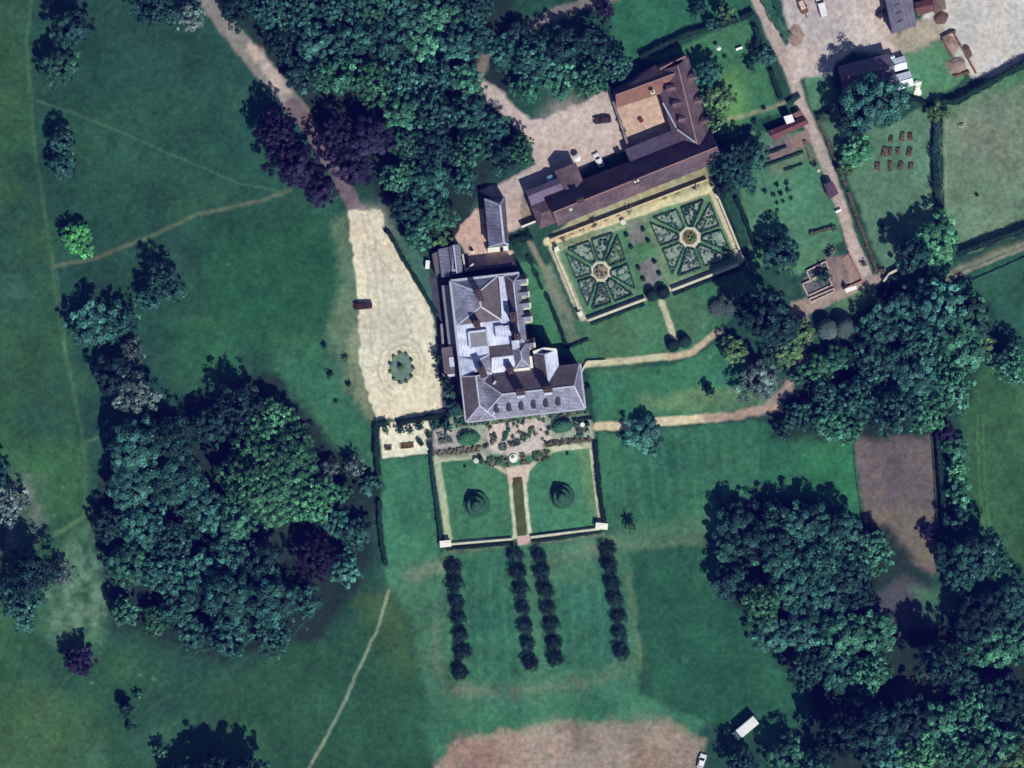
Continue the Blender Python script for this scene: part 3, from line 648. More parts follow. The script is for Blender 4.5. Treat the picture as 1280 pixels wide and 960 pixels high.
# coach house
ch = simple_house('coach_house', 'long grey slate coach house standing alone in the pink service yard', 'outbuilding',
    [(631.5,246.5),(636,307),(611,309.5),(605.5,249.5)], (625,257.5), (630,304), 4.6, 7.6, [SLATE, SLATE_DK], STUCCO, (1,0,0,0), capmat=RIDGE, cw=.55)
m = MB(); m.prism([(609.5,310.3),(635,307.5),(635.6,313),(610,315.6)], 0, 2.3); lt = m.build('lean_to', STONE_W, ch)
m = MB(); m.prism([(625,309.6),(629,309.2),(629.4,314.6),(625.4,315)], 2.31, 2.5); m.build('skylight', GLASS, lt)
door(ch, (622,246.8), HR)

# ---- stable block
def Ss(u, v): return (690.5+.9285*u+.3714*v, 267.5-.3714*u+.9285*v)
def RS(u0, v0, u1, v1): return [Ss(u0, v0), Ss(u1, v0), Ss(u1, v1), Ss(u0, v1)]
SR = math.atan2(.3714, .9285)
stab = thing('stable_block', 'long red brown tiled stable block wrapped round a tan brick courtyard', 'stable block', Ss(110, -20))
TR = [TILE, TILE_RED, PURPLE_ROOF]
w = MB()
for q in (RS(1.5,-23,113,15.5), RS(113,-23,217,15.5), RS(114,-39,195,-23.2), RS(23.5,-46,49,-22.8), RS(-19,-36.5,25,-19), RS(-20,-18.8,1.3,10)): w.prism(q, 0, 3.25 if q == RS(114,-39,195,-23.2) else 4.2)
QE = [(817,92), (860,72), (892,187), (841,172)]; QN = [(766,112), (818,82), (826,118), (770,136)]; QK = [(818,84), (858,69), (862,84), (824,94)]
w.prism(shrink(QE, 1.6), 0, 4.1); w.prism(shrink(QN, 1.4), 0, 4.15); w.prism(shrink(QK, 1.4), 0, 4.05)
w.build('wall', BRICK, stab)
def srf(q, ra, rb, ze, zr, mats=(0,0,0,0), cap=True, hips=True, w_=.3):
    m = MB(); roof(m, q, ra, rb, ze, zr, mats); r = m.build('roof', TR, stab)
    if cap: c = MB(); caps(c, q, ra, rb, ze, zr, w_, hips); c.build('ridge_tile', TILE_RIDGE, r)
    return r
srf(RS(0,-25,113,17), Ss(0.3,0), Ss(113,0), 4.25, 9.9, hips=False)
srf(RS(112.6,-25,222,17), Ss(112.6,0), Ss(220,0), 4.25, 10.1, (0,0,0,0), hips=False)
srf(RS(113.4,-41,196,-23.8), Ss(113.6,-24.2), Ss(195.8,-24.2), 3.3, 5.3, (2,2,2,2), cap=False)  # bluer slate on this lean-to puts the north slope's shade into the colour
srf(RS(22,-48,50.5,-20), Ss(36,-47.5), Ss(36,-12), 4.3, 5.6, cap=False)
m = MB(); roof(m, [Ss(50.5,-48), Ss(50.5,-12), Ss(22,-12), Ss(22,-48)], Ss(36,-47.5), Ss(36,-12), 4.32, 6.2); m.build('roof', TR, stab)
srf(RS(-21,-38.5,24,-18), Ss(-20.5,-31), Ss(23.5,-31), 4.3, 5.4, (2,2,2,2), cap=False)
srf(RS(-22,-19,0,12), Ss(-13,-5), Ss(-.2,-5), 4.3, 6.2, (0,0,0,0), cap=False)
srf([QE[1], QE[2], QE[3], QE[0]], (846,84), (870,182), 4.2, 8.6, (0,0,0,0), w_=.32, hips=False)
srf(QN, (769,121), (843,94), 4.25, 7.9, (0,1,1,0), hips=False)
srf(QK, (824,88), (856,72), 4.2, 6.6, (0,0,0,0), hips=False)
m = MB(); m.bar(P3((845.5,163),6.6), P3((868,180),8.6), .4, .25); m.bar(P3((828,130),5.0), P3((845.5,163),6.2), .35, .2); m.build('valley_lead', RIDGE, stab)
for (x, y) in ((834.5,113), (842.5,132), (850,151)):               # courtyard dormers facing west
    m = MB(); cx, cy = XY((x, y)); m.box((cx, cy, 6.2), (1.2, 1.3, 2.4), -math.radians(16)); dm = m.build('dormer', TILE_RED, stab)
    m = MB(); roof(m, [(x-3.5,y-4),(x+7,y-6.5),(x+9,y+1.5),(x-1.5,y+4)], (x-3,y), (x+9,y-2.8), 7.42, 8.1); m.build('dormer_roof', TR, dm)
    m = MB(); m.box((cx-.65, cy-.18, 6.6), (.06, .95, 1.0), -math.radians(16)); m.build('pane', GLASS, dm)
for (x, y) in ((866,98), (873.5,127), (881,152)):                  # garden side dormers facing east
    m = MB(); cx, cy = XY((x, y)); m.box((cx-.3, cy, 5.6), (1.6, 1.3, 2.0), -math.radians(16)); dm = m.build('dormer', TILE, stab)
    m = MB(); roof(m, [(x-8,y-2),(x+2.5,y-4.6),(x+4,y+3),(x-6.5,y+5.6)], (x-7,y+2), (x+3.5,y-.8), 6.62, 7.2); m.build('dormer_roof', TR, dm)
    m = MB(); m.box((cx+.53, cy-.1, 5.9), (.06, 1.1, 1.1), -math.radians(16)); m.build('pane', GLASS, dm)
stack(stab, (794.5,228.5), (1.2,1.2), 8.4, 11.4, SR, BRICK, 1, white=True)
stack(stab, (725,252), (1.5,1.0), 8.4, 10.6, SR, BRICK, 2)
stack(stab, (815,117), (.8,.8), 5.8, 7.8, SR, STONE, 1)
stack(stab, (713,263), (.6,.6), 7.6, 8.7, SR, STONE, 0, name='roof_vent')
m = MB(); m.box((*XY((688.5,225)), 1.4), (1.9, 1.9, 2.8), SR); pg = m.build('porch', BRICK, stab)
m = MB(); x, y = XY((688.5,225)); m.lathe((x, y, 2.8), [(1.25,0),(1.2,.15),(.5,.6),(.1,.8)], 8); m.build('porch_roof', surf('pale_lead', S(150,190,214), amt=.1), pg)
windows(stab, Ss(4,15.5), Ss(214,15.5), 12, 2.2, 1.0, 1.6)
door(stab, Ss(80,15.9), SR, 1.4, 2.3)

# ---- farm buildings in the north east corner
t = simple_house('farm_barn', 'grey sheeted long barn at the top edge of the farm yard', 'barn',
    [(1102,-14),(1136,-22),(1144,34),(1114,44)], (1117,-16), (1130,38), 4.5, 5.8, [GREY_ROOF], BRICK, capmat=None)
for k in range(4):
    a = lerp((1106,0),(1112,30),k/3.0); m = MB(); m.bar(P3((a[0]+8,a[1]),5.35), P3((a[0]+15,a[1]-3),5.9), .3, .12); m.build('roof_patch', PURPLE_ROOF, t)
t = simple_house('farm_shed', 'small red roofed shed beside the grey barn at the top edge', 'shed',
    [(1142,4),(1162,-1),(1166,15),(1147,21)], (1143,12), (1165,7), 2.8, 3.8, [RED_ROOF], BRICK)
t = simple_house('farm_store', 'mottled brown roofed store right of the small red shed', 'shed',
    [(1163,-10),(1178,-14),(1182,12),(1167,18)], (1170,-12), (1175,15), 2.6, 3.4, [surf('brown_sheet', S(122,104,92), amt=.4, scale=1)], WOOD)
t = simple_house('workshop', 'purple slate roofed workshop half hidden under the dark oak beside the yard', 'workshop',
    [(1046,84),(1110,68),(1120,102),(1054,118)], (1050,100), (1115,84), 4.2, 6.2, [PURPLE_ROOF], BRICK, capmat=None)
def glasshouse(quad, label, grp='white glasshouses beside the workshop'):
    A, B, C, D = quad; t = thing('glasshouse', label, 'glasshouse', lerp(A, C, .5), grp)
    m = MB(); m.prism(shrink(quad, .4), 0, 1.9); m.build('wall', WHITE, t)
    ra, rb = lerp(A, D, .5), lerp(B, C, .5)
    m = MB(); roof(m, quad, ra, rb, 1.95, 2.75); r = m.build('roof', [surf('whitewashed_glass', S(226,234,248), rough=.35, amt=.1, scale=1.2, fine=.1)], t)
    m = MB()
    for k in range(8):
        q = k/7; m.bar(P3(lerp(A,B,q),1.99), P3(lerp(ra,rb,q),2.79), .07, .05); m.bar(P3(lerp(D,C,q),1.99), P3(lerp(ra,rb,q),2.79), .07, .05)
    m.bar(P3(ra,2.78), P3(rb,2.78), .12, .08); m.build('glazing_bar', surf('glazing_bar', S(170,180,192)), r)
glasshouse([(1107,77),(1130,70),(1134,86),(1112,92)], 'pale whitewashed glasshouse in the middle of three beside the workshop', )
glasshouse([(1115,95),(1137,89),(1142,107),(1120,114)], 'largest pale whitewashed glasshouse at the south end of the row by the workshop')
glasshouse([(1105,71.5),(1117,68.5),(1118,73),(1107,76)], 'tiny pale lean-to glasshouse against the corner of the workshop')
t = simple_house('potting_shed', 'dark red roofed garden shed beside the lane with a white skylight', 'shed',
    [(958,165),(1003,147),(1011,155),(966,176)], (962,171), (1007,151), 2.6, 3.6, [RED_ROOF], BRICK)
m = MB(); m.prism([(979,147),(989,144),(992,152.5),(983,155.5)], 0, 3.3); sk = m.build('bay', BRICK, t)
m = MB(); m.prism([(978.6,146.6),(989.4,143.6),(992.4,152.8),(982.6,156)], 3.32, 3.5); m.build('skylight', WHITE, sk)
m = MB(); m.prism([(990,143),(1000,138),(1010,152),(1002,156)], 0, 2.0); m.build('lean_to', TILE_RED, t)
t = simple_house('tool_shed', 'tiny grey roofed hut at the west end of the dark red garden shed', 'shed',
    [(961,165),(967,162.5),(970.5,171),(964.5,173)], (964,163.7), (967.5,172), 2.4, 3.0, [LEAD_GR], WOOD)
t = simple_house('lane_hut', 'brown roofed hut standing on the west edge of the farm lane', 'hut',
    [(1029,231),(1040,227),(1048,242),(1036,250)], (1034,229), (1042,246), 2.3, 3.2, [surf('brown_felt', S(92,76,92), amt=.25)], WOOD)

# ruined bay with rubble heap at the top right
t = thing('silage_clamp', 'long walled concrete bay full of rubble between the grass plot and the far yard', 'silage clamp', (1197,70))
m = MB(); m.bar(P3((1177,48)), P3((1191,40)), .45, 1.2); m.bar(P3((1191,40)), P3((1220,92)), .45, 1.2); m.bar(P3((1178,50)), P3((1190,72)), .45, 1.1); m.bar(P3((1192,96)), P3((1212,90)), .6, .7)
m.build('wall', surf('old_brick', S(120,88,70), amt=.35, scale=1.5), t)
def heap(name, label, c, rx, ry, h, mat, rz=0, cat='heap', parent=None):
    m = MB(); m.lathe((*XY(c), 0), [(1,0),(.86,h*.25),(.6,h*.65),(.3,h*.93),(.08,h)], 16, .16, rz, rx, ry)
    o = m.build(name, mat, parent)
    if not parent: tag(o, label, cat)
    return o
heap('rubble', '', (1196,82), 2.6, 2.2, .9, RUBBLE, parent=t)
heap('rubble', '', (1189,56), 1.6, 2.4, .7, RUBBLE, .5, parent=t)
heap('soil_heap', 'brown soil heap beside the outer wall of the rubble bay', (1209,64), 1.0, 1.9, .9, SOIL, .5)
heap('soil_heap', 'dark brown soil heap at the corner of the mottled brown store', (1176,22), 1.9, 1.7, .9, SOIL, .2)
heap('brick_heap', 'small heap of old bricks at the top corner of the rubble bay', (1192,39), .7, .6, .8, SOIL)
heap('gravel_heap', 'flat tan gravel heap at the foot of the hedge corner in the farm yard', (994,44), 2.2, 2.6, .35, RUBBLE)

# ---- garden walls and piers
def wall(pts, w, h, label, mat=STONE, name='garden_wall', cat='wall', cop=None):
    t = thing(name, label, cat, pts[len(pts)//2])
    m = MB()
    for a, b in zip(pts[:-1], pts[1:]): m.bar(P3(a), P3(b), w*M2, h)
    m.build('wall_body', mat, t)
    m = MB()
    for a, b in zip(pts[:-1], pts[1:]): m.bar(P3(a, h+.003), P3(b, h+.003), w*M2+.14, .1)
    m.build('coping', cop or STONE, t); return t
wall([(562,680.5),(641,673.8)], 1.8, .9, 'low pale terrace wall along the south edge of the western sunken lawn')
wall([(663.5,671.6),(750,661)], 2.0, .9, 'low pale terrace wall along the south edge of the eastern sunken lawn')
wall([(735,401),(807,374)], 2.4, 1.4, 'pale wall along the south side of the western parterre quarter')
wall([(840,363),(923,331)], 2.4, 1.4, 'pale wall along the south side of the eastern parterre quarter')
wall([(693,313),(727,395)], 1.8, 1.2, 'pale wall along the west side of the parterre')
wall([(895,241),(929,324)], 1.8, 1.4, 'pale wall along the east side of the parterre')
wall([(688,300),(745,278),(800,257),(884,225)], 1.6, 1.3, 'long garden wall with climbing plants below the stable block', mat=surf('ochre_stone', S(196,172,128), amt=.3, scale=1.2), cop=surf('ochre_coping', S(206,190,150), amt=.3))
wall([(552,405),(554,432)], 2.2, 2.6, 'grey wall between the forecourt and the house annexe', cop=LEAD_GR)
wall([(762,113),(768,132),(777,158),(786,186)], 2.4, 1.8, 'rough stone wall closing the west side of the stable courtyard', mat=surf('grey_rubble', S(120,108,116), amt=.4, scale=2), cop=surf('mossy_coping', S(132,118,120), amt=.4))
wall([(716,484),(734,452),(757,451)], 1.6, .7, 'thin pale wall running from the corner of the manor house to the lawn path')
wall([(1104,352),(1112,342),(1124,336)], 2.2, 1.6, 'pale wall closing the end of the farm lane under the dark trees')
wall([(652,284),(672,276)], 1.6, 2.0, 'short white wall joining the coach house yard to the stable block', cop=STONE_W)
def pier(c, label, a=2.2, b=1.1, rz=.1, h=1.7):
    t = thing('garden_pier', label, 'pier', c); x, y = XY(c)
    m = MB(); m.box((x, y, h/2), (a, b, h), rz); m.build('pier_body', STONE_W, t)
    m = MB(); m.box((x, y, h+.1), (a+.25, b+.25, .2), rz); cap = m.build('pier_cap', STONE_W, t)
    m = MB(); m.box((x, y, h+.24), (a*.6, b*.6, .08), rz); m.build('cap_block', STONE_W, cap)
pier((557,679.5), 'white stone corner pier at the south west corner of the sunken lawns', 2.6, 1.4, .1)
pier((752,657.5), 'white stone corner pier at the south east corner of the sunken lawns', 2.8, 1.3, -.1)
pier((725,392.5), 'white stone pier at the south west corner of the parterre', .9, .9, .4)
pier((696,311.5), 'white stone pier at the north west corner of the parterre', .8, .8, .4)
pier((897,244.5), 'white stone pier at the north east corner of the parterre', .8, .8, .4)
# ---------------------------------------------------------------- foliage
def leaf_quads(pos, nrm, size, tone, r):
    n = len(pos); t = r.normal(size=(n, 3)); t -= (t*nrm).sum(1)[:, None]*nrm; t /= np.linalg.norm(t, axis=1)[:, None]+1e-9
    b = np.cross(nrm, t); s = size[:, None]
    k = r.uniform(.55, 1.1, (n, 4, 1))
    v = np.stack([pos+t*s*k[:, 0], pos+b*s*.75*k[:, 1], pos-t*s*k[:, 2], pos-b*s*.75*k[:, 3]], 1)
    return v.reshape(-1, 3), np.repeat(tone, 4)
def leaf_mesh(name, V, T):
    n = len(V)//4; me = bpy.data.meshes.new(name); me.vertices.add(len(V)); me.loops.add(len(V)); me.polygons.add(n)
    me.vertices.foreach_set('co', V.astype(np.float32).ravel()); me.loops.foreach_set('vertex_index', np.arange(len(V), dtype=np.int32))
    me.polygons.foreach_set('loop_start', np.arange(0, len(V), 4, dtype=np.int32)); me.update(calc_edges=True)
    a = me.attributes.new('tone', 'FLOAT', 'POINT'); a.data.foreach_set('value', T.astype(np.float32)); me.materials.append(LEAF['mid']); return me
def unit(v): return v/(np.linalg.norm(v, axis=1)[:, None]+1e-9)
def crown_mesh(name, R, Hc, z0, ncl, nl, leaf, seed, style='round'):
    r = np.random.default_rng(seed)
    d = unit(r.normal(size=(ncl*3, 3))); d = d[d[:, 2] > -.35][:ncl]; ncl = len(d)
    th = np.arctan2(d[:, 1], d[:, 0]); ph = r.uniform(0, 6.28, 4)
    lobe = 1+.13*np.sin(2*th+ph[0])+.11*np.sin(3*th+ph[1])+.08*np.sin(5*th+ph[2])
    fr = np.where(r.uniform(size=ncl) < .38, r.uniform(.40, .66, ncl), r.uniform(.74, .98, ncl))
    if style == 'cone': fr = fr*(1-.65*np.clip(d[:, 2], 0, 1))
    if style == 'sparse': fr = r.uniform(.35, .98, ncl)
    C = np.stack([d[:, 0]*R*fr*lobe, d[:, 1]*R*fr*lobe, z0+Hc*.5+d[:, 2]*Hc*.5*(fr if style != 'cone' else r.uniform(.6, .95, ncl))], 1)
    if style == 'ball': fr = r.uniform(.50, .68, ncl)
    if style == 'ball': rc = R*r.uniform(.34, .46, ncl)
    else: rc = R*r.uniform(.09, .20, ncl)*(1.0 if R > 4 else 1.3)*(.8 if style == 'sparse' else .62 if style == 'fine' else 1)
    tone_c = np.clip(r.lognormal(0, .45, ncl), .35, 2.6)
    per = nl//ncl; ci = np.repeat(np.arange(ncl), per); n = len(ci)
    dd = unit(r.normal(size=(n, 3))+np.array([0, 0, .35])+d[ci]*.5)
    if style == 'sparse': dd = unit(r.normal(size=(n, 3))+d[ci]*1.1)
    rad = rc[ci]*(r.uniform(.55, 1.12, n) if style != 'sparse' else r.uniform(.1, 1.5, n))
    pos = C[ci]+dd*rad[:, None]*np.array([1, 1, .8])
    pos[:, 2] = np.maximum(pos[:, 2], .15)
    dc = unit((pos-np.array([0, 0, z0+Hc*.30]))/np.array([R, R, Hc*.62])); nrm = unit(dd*.62+dc*.75+r.normal(size=(n, 3))*.33)
    sz = leaf*r.uniform(.55, 1.25, n); tone = tone_c[ci]*np.clip(r.lognormal(-.03, .32, n), .4, 2.2)
    # twigs and leaves inside the crown; lower tone puts their shade into the colour
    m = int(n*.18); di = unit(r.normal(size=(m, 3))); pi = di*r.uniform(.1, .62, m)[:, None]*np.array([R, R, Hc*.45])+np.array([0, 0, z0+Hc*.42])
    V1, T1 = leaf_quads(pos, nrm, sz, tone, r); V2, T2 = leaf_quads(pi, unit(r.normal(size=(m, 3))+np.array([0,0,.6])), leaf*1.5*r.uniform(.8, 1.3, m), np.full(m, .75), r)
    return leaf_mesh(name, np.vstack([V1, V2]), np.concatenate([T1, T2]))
def trunk_mesh(name, r0, h, R, seed):
    rr = random.Random(seed); m = MB(); m.lathe((0,0,0), [(r0*1.5,0),(r0*1.05,h*.08),(r0*.85,h*.45),(r0*.45,h*.85),(r0*.15,h)], 8, .08)
    for k in range(6):
        a = k*1.05+rr.uniform(-.3,.3); z = h*rr.uniform(.42,.7); L_ = R*rr.uniform(.55,.8)
        p0 = Vector((0,0,z)); p1 = Vector((math.cos(a)*L_*.55, math.sin(a)*L_*.55, z+h*.16)); p2 = Vector((math.cos(a)*L_, math.sin(a)*L_, z+h*.22))
        m.bar(p0, p1, r0*.55, r0*.5); m.bar(p1, p2, r0*.3, r0*.3)
    me = bpy.data.meshes.new(name); me.from_pydata(m.v, [], m.f); me.materials.append(BARK); return me
# size classes at their own true size: (crown radius, crown height, base, clumps, leaves, leaf size)
CL = {'L': (8.0, 10.2, 3.2, 150, 14000, .36), 'M': (4.6, 6.4, 1.9, 84, 6400, .29), 'S': (2.3, 3.3, .7, 36, 2100, .22), 'B': (1.1, 1.5, .02, 16, 520, .17)}
CROWN = {}; TRUNK = {}
for c, (R, Hc, z0, ncl, nl, lf) in CL.items():
    for st in ('round', 'sparse', 'cone', 'ball', 'fine'):
        if st != 'round' and c == 'B': continue
        for k in range(3 if st == 'round' else 2):
            CROWN[c, st, k] = crown_mesh('crown', R, Hc*(1.25 if st == 'cone' else 1), z0*(.5 if st == 'cone' else 1), int(ncl*(2.6 if st == 'fine' else 1)), int(nl*(.55 if st == 'sparse' else 1.25 if st == 'fine' else 1)), lf*(.8 if st == 'fine' else 1), ord(c)*7+len(st)*13+k, st)
    TRUNK[c] = trunk_mesh('trunk', R*.055+.06, z0+Hc*.62, R, ord(c))
def put_mesh(name, me, mat, parent, sc, rz):
    o = bpy.data.objects.new(name, me); COL.objects.link(o); o.parent = parent
    o.scale = sc; o.rotation_euler = (0, 0, rz)
    o.material_slots[0].link = 'OBJECT'; o.material_slots[0].material = mat; return o
NAMES = {'copper': ('copper_beech', 'tree')}
def tree(p, r, kind, label, style='round', hs=1.0, name=None, cat='tree', group=None, stretch=None, size=None):
    """r = crown radius in plan units"""
    rm = r*M2; c = 'L' if rm > 6.0 else 'M' if rm > 3.2 else 'S' if rm > 1.55 else 'B'
    c = size or c
    if c == 'B': style = 'round'
    R = CL[c][0]; s = rm/R*1.06; k = random.randrange(3 if style == 'round' else 2)
    nm = name or NAMES.get(kind, ('broadleaf_tree' if style != 'cone' else 'conifer_tree', cat))[0]
    if c == 'B' and not name: nm = 'shrub'; cat = 'shrub' if cat == 'tree' else cat
    t = thing(nm, label, cat, p, group)
    h = s*hs*random.uniform(.85, 1.22); rz = random.uniform(0, 6.28); sx = sy = s
    if stretch: sx *= stretch[0]; sy *= stretch[1]; rz = stretch[2]
    put_mesh('crown', CROWN[c, style, k], LEAF[kind], t, (sx, sy, h), rz)
    put_mesh('trunk', TRUNK[c], BARK, t, (s, s, h), rz)
    return t
def hedge(pts, w, h, label, kind='yew', name='hedge', cat='hedge', rough=.22, closed=False, group=None, dens=1.0, parent=None):
    """clipped hedge: a run of rounded box section covered in small leaves; one mesh"""
    r = np.random.default_rng(int(pts[0][0]*13+pts[0][1]*7) % 99991); wm = w*M2; Vs = []; Ts = []
    segs = list(zip(pts[:-1], pts[1:]))+([(pts[-1], pts[0])] if closed else [])
    for a, b in segs:
        A, Bp = np.array(XY(a)), np.array(XY(b)); L_ = np.linalg.norm(Bp-A)
        if L_ < .05: continue
        d = (Bp-A)/L_; s = np.array([d[1], -d[0]])
        n = int(L_*(wm+2*h)*26*dens)+8
        t = r.uniform(0, L_, n); per = wm+2*h; q = r.uniform(0, per, n)
        bump = 1+rough*np.sin(t*1.9+r.uniform(0, 6))*.5+rough*np.sin(t*.7+2)*.6
        side = np.where(q < h, -1, np.where(q > h+wm, 1, 0))
        off = np.where(side == 0, (q-h)-wm/2, side*wm/2)*bump; z = np.where(side == -1, q, np.where(side == 1, per-q, h))
        z = np.where(side == 0, h*(1-.18*(off/(wm/2+1e-6))**2), z)*(.88+.12*bump)
        pos = np.stack([A[0]+d[0]*t+s[0]*off, A[1]+d[1]*t+s[1]*off, z], 1)+r.normal(0, .05, (n, 3))
        nr = np.stack([s[0]*side, s[1]*side, (side == 0)*1.0+.15], 1); nr = unit(nr+r.normal(0, .4, (n, 3)))
        V, T = leaf_quads(pos, nr, .19*r.uniform(.7, 1.3, n), r.uniform(.75, 1.3, n), r); Vs.append(V); Ts.append(T)
        # dense inside
        m = MB(); m.bar(P3(a, .0), P3(b, .0), max(wm*.72, .1), h*.86); vv = np.array(m.v)
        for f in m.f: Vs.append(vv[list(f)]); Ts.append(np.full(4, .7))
    V = np.vstack(Vs); T = np.concatenate(Ts)
    if parent: off = np.array(root_of(parent).location)
    else: off = np.array([*V.mean(0)[:2], 0.0])
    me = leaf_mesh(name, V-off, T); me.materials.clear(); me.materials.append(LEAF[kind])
    o = bpy.data.objects.new(name, me); COL.objects.link(o)
    if parent: o.parent = parent; return o
    o.location = off; return tag(o, label, cat, group)
def dome(p, r, h, label, kind='yew', name='topiary_dome', tiers=0, group=None, seed=0, cat='topiary', leaf=.2, sx=1, sy=1, rz=0, parent=None):
    """clipped evergreen dome; with tiers it is cut in steps like a wedding cake"""
    g = np.random.default_rng(int(p[0]*31+p[1]*17+seed) % 99991); R = r*M2; n = int(60*R*R+60*R*h)+80
    u = g.uniform(0, 1, n)**.8; th = g.uniform(0, 6.283, n)
    if tiers:
        q = np.floor(u*tiers)/tiers; fr = u*tiers-np.floor(u*tiers)
        rad = R*(1-q*.86); zz = q*h+np.minimum(fr*2, 1)*h/tiers; rad = rad-np.maximum(fr*2-1, 0)*R*.86/tiers
        nz = (fr > .5)*1.0
    else:
        al = u*math.pi/2; rad = R*np.cos(al)**.8; zz = h*np.sin(al); nz = np.sin(al)
    pos = np.stack([np.cos(th)*rad*sx, np.sin(th)*rad*sy, zz+.05], 1)
    ca, sa = math.cos(rz), math.sin(rz); pos = np.stack([pos[:, 0]*ca-pos[:, 1]*sa, pos[:, 0]*sa+pos[:, 1]*ca, pos[:, 2]], 1)
    nr = unit(np.stack([np.cos(th)*(1-nz*.85), np.sin(th)*(1-nz*.85), nz+.05], 1)+g.normal(0, .25, (n, 3)))
    V, T = leaf_quads(pos+g.normal(0, .03, (n, 3)), nr, leaf*g.uniform(.7, 1.3, n), g.uniform(.8, 1.25, n), g)
    m = MB(); m.lathe((0,0,0), [(R*.9,0),(R*.86,h*.3),(R*.62,h*.65),(R*.3,h*.86),(.05,h*.9)] if not tiers else [(R*.92,0),(R*.9,h*.2),(R*.6,h*.4),(R*.32,h*.7),(.05,h*.9)], 14, 0, rz, sx, sy); vv = np.array(m.v)
    Vs, Ts = [V], [T]
    for f in m.f:
        if len(f) == 4: Vs.append(vv[list(f)]); Ts.append(np.full(4, .8))
    V = np.vstack(Vs)
    if parent: x, y = XY(p); l = root_of(parent).location; V = V+np.array([x-l[0], y-l[1], 0])
    me = leaf_mesh(name, V, np.concatenate(Ts)); me.materials.clear(); me.materials.append(LEAF[kind])
    o = bpy.data.objects.new(name, me); COL.objects.link(o)
    if parent: o.parent = parent; return o
    o.location = (*XY(p), 0); return tag(o, label, cat, group)
# ---------------------------------------------------------------- trees, one by one: (centre, radius, foliage, label, style, height factor)
FIELD_TREES = [
 ((90,36),24,'dark','dark tree at the top left, upper one of the touching pair','round',1),
 ((76,86),25,'mid','green lower tree of the touching pair at the top left','round',.8),
 ((80,178),17,'dim','dark narrow tree alone in the west field, upper of two joined crowns','round',1),
 ((80,208),18,'blue','blue green lower crown of the two joined in the west field','round',.85),
 ((98,299),20,'lime','small bright lime green round tree standing alone in the west field','round',.75),
 ((207,356),27,'dim','grey twiggy tree just below the worn track, with a broad dark shadow','sparse',1.1),
 ((186,374),18,'dim','thin grey tree between the two larger twiggy trees below the track','sparse',.9),
 ((118,404),29,'blue','broad blue grey tree at the west end of the clump below the track','round',.9),
 ((152,402),24,'dim','dim grey tree in the middle of the clump below the track','sparse',.9),
 ((165,440),18,'grey','thin grey brown tree between the upper clump and the large grove','sparse',.8),
 ((145,470),26,'dark','dark tree on the west side above the large south west grove','round',1),
 ((172,492),28,'grey','pale grey twiggy tree touching the top edge of the large south west grove','sparse',.9),
 ((196,12),28,'dark','dark spreading tree at the top edge left of the drive','sparse',1.2),
 ((238,24),20,'grey','pale grey leafless tree at the top edge beside the drive','sparse',.8),
 ((-6,590),22,'dark','dark tree cut by the left edge of the picture','round',1.1),
 ((14,630),26,'grey','pale grey bare tree at the left edge beside the dead grass','sparse',.7),
 ((42,715),34,'dark','large dark tree near the left edge with a ragged outline','sparse',1.3),
 ((30,755),30,'blue','blue grey tree below the large dark one near the left edge','sparse',.9),
 ((78,715),18,'grey','pale grey thin tree on the right side of the dark tree near the left edge','sparse',.7),
 ((103,824),19,'copper','small round purple leaved tree alone in the south west field','round',.9),
 ((158,884),11,'yew','dark pointed bush in the south west field below the purple tree','cone',1.1),
 ((172,868),6,'dim','small twiggy bush just right of the dark pointed bush','sparse',1),
 ((162,908),6,'yew','smallest dark bush just below the dark pointed bush','round',1),
 ((201,938),10,'mid','round green bush near the bottom left beside the tall dark trees','round',1),
 ((232,972),22,'dark','leftmost dark tree of the three at the bottom left edge','round',1.2),
 ((270,968),28,'dark','middle dark tree of the three at the bottom left edge','round',1.35),
 ((312,974),28,'dark','rightmost dark tree of the three at the bottom left edge','round',1.3),
 ((804,543),24,'dim','dark bluish tree standing on the lawn path east of the house','round',.55),
 ((790,658),8,'olive','small pale young tree on the grass right of the sunken lawns','sparse',1.4),
 ((886,488),8,'yew','small dark bush alone on the lawn north of the gravel path','cone',1.0),
 ((1160,667),10,'copper','small round purple bush at the east edge of the bare plot','round',1),
]
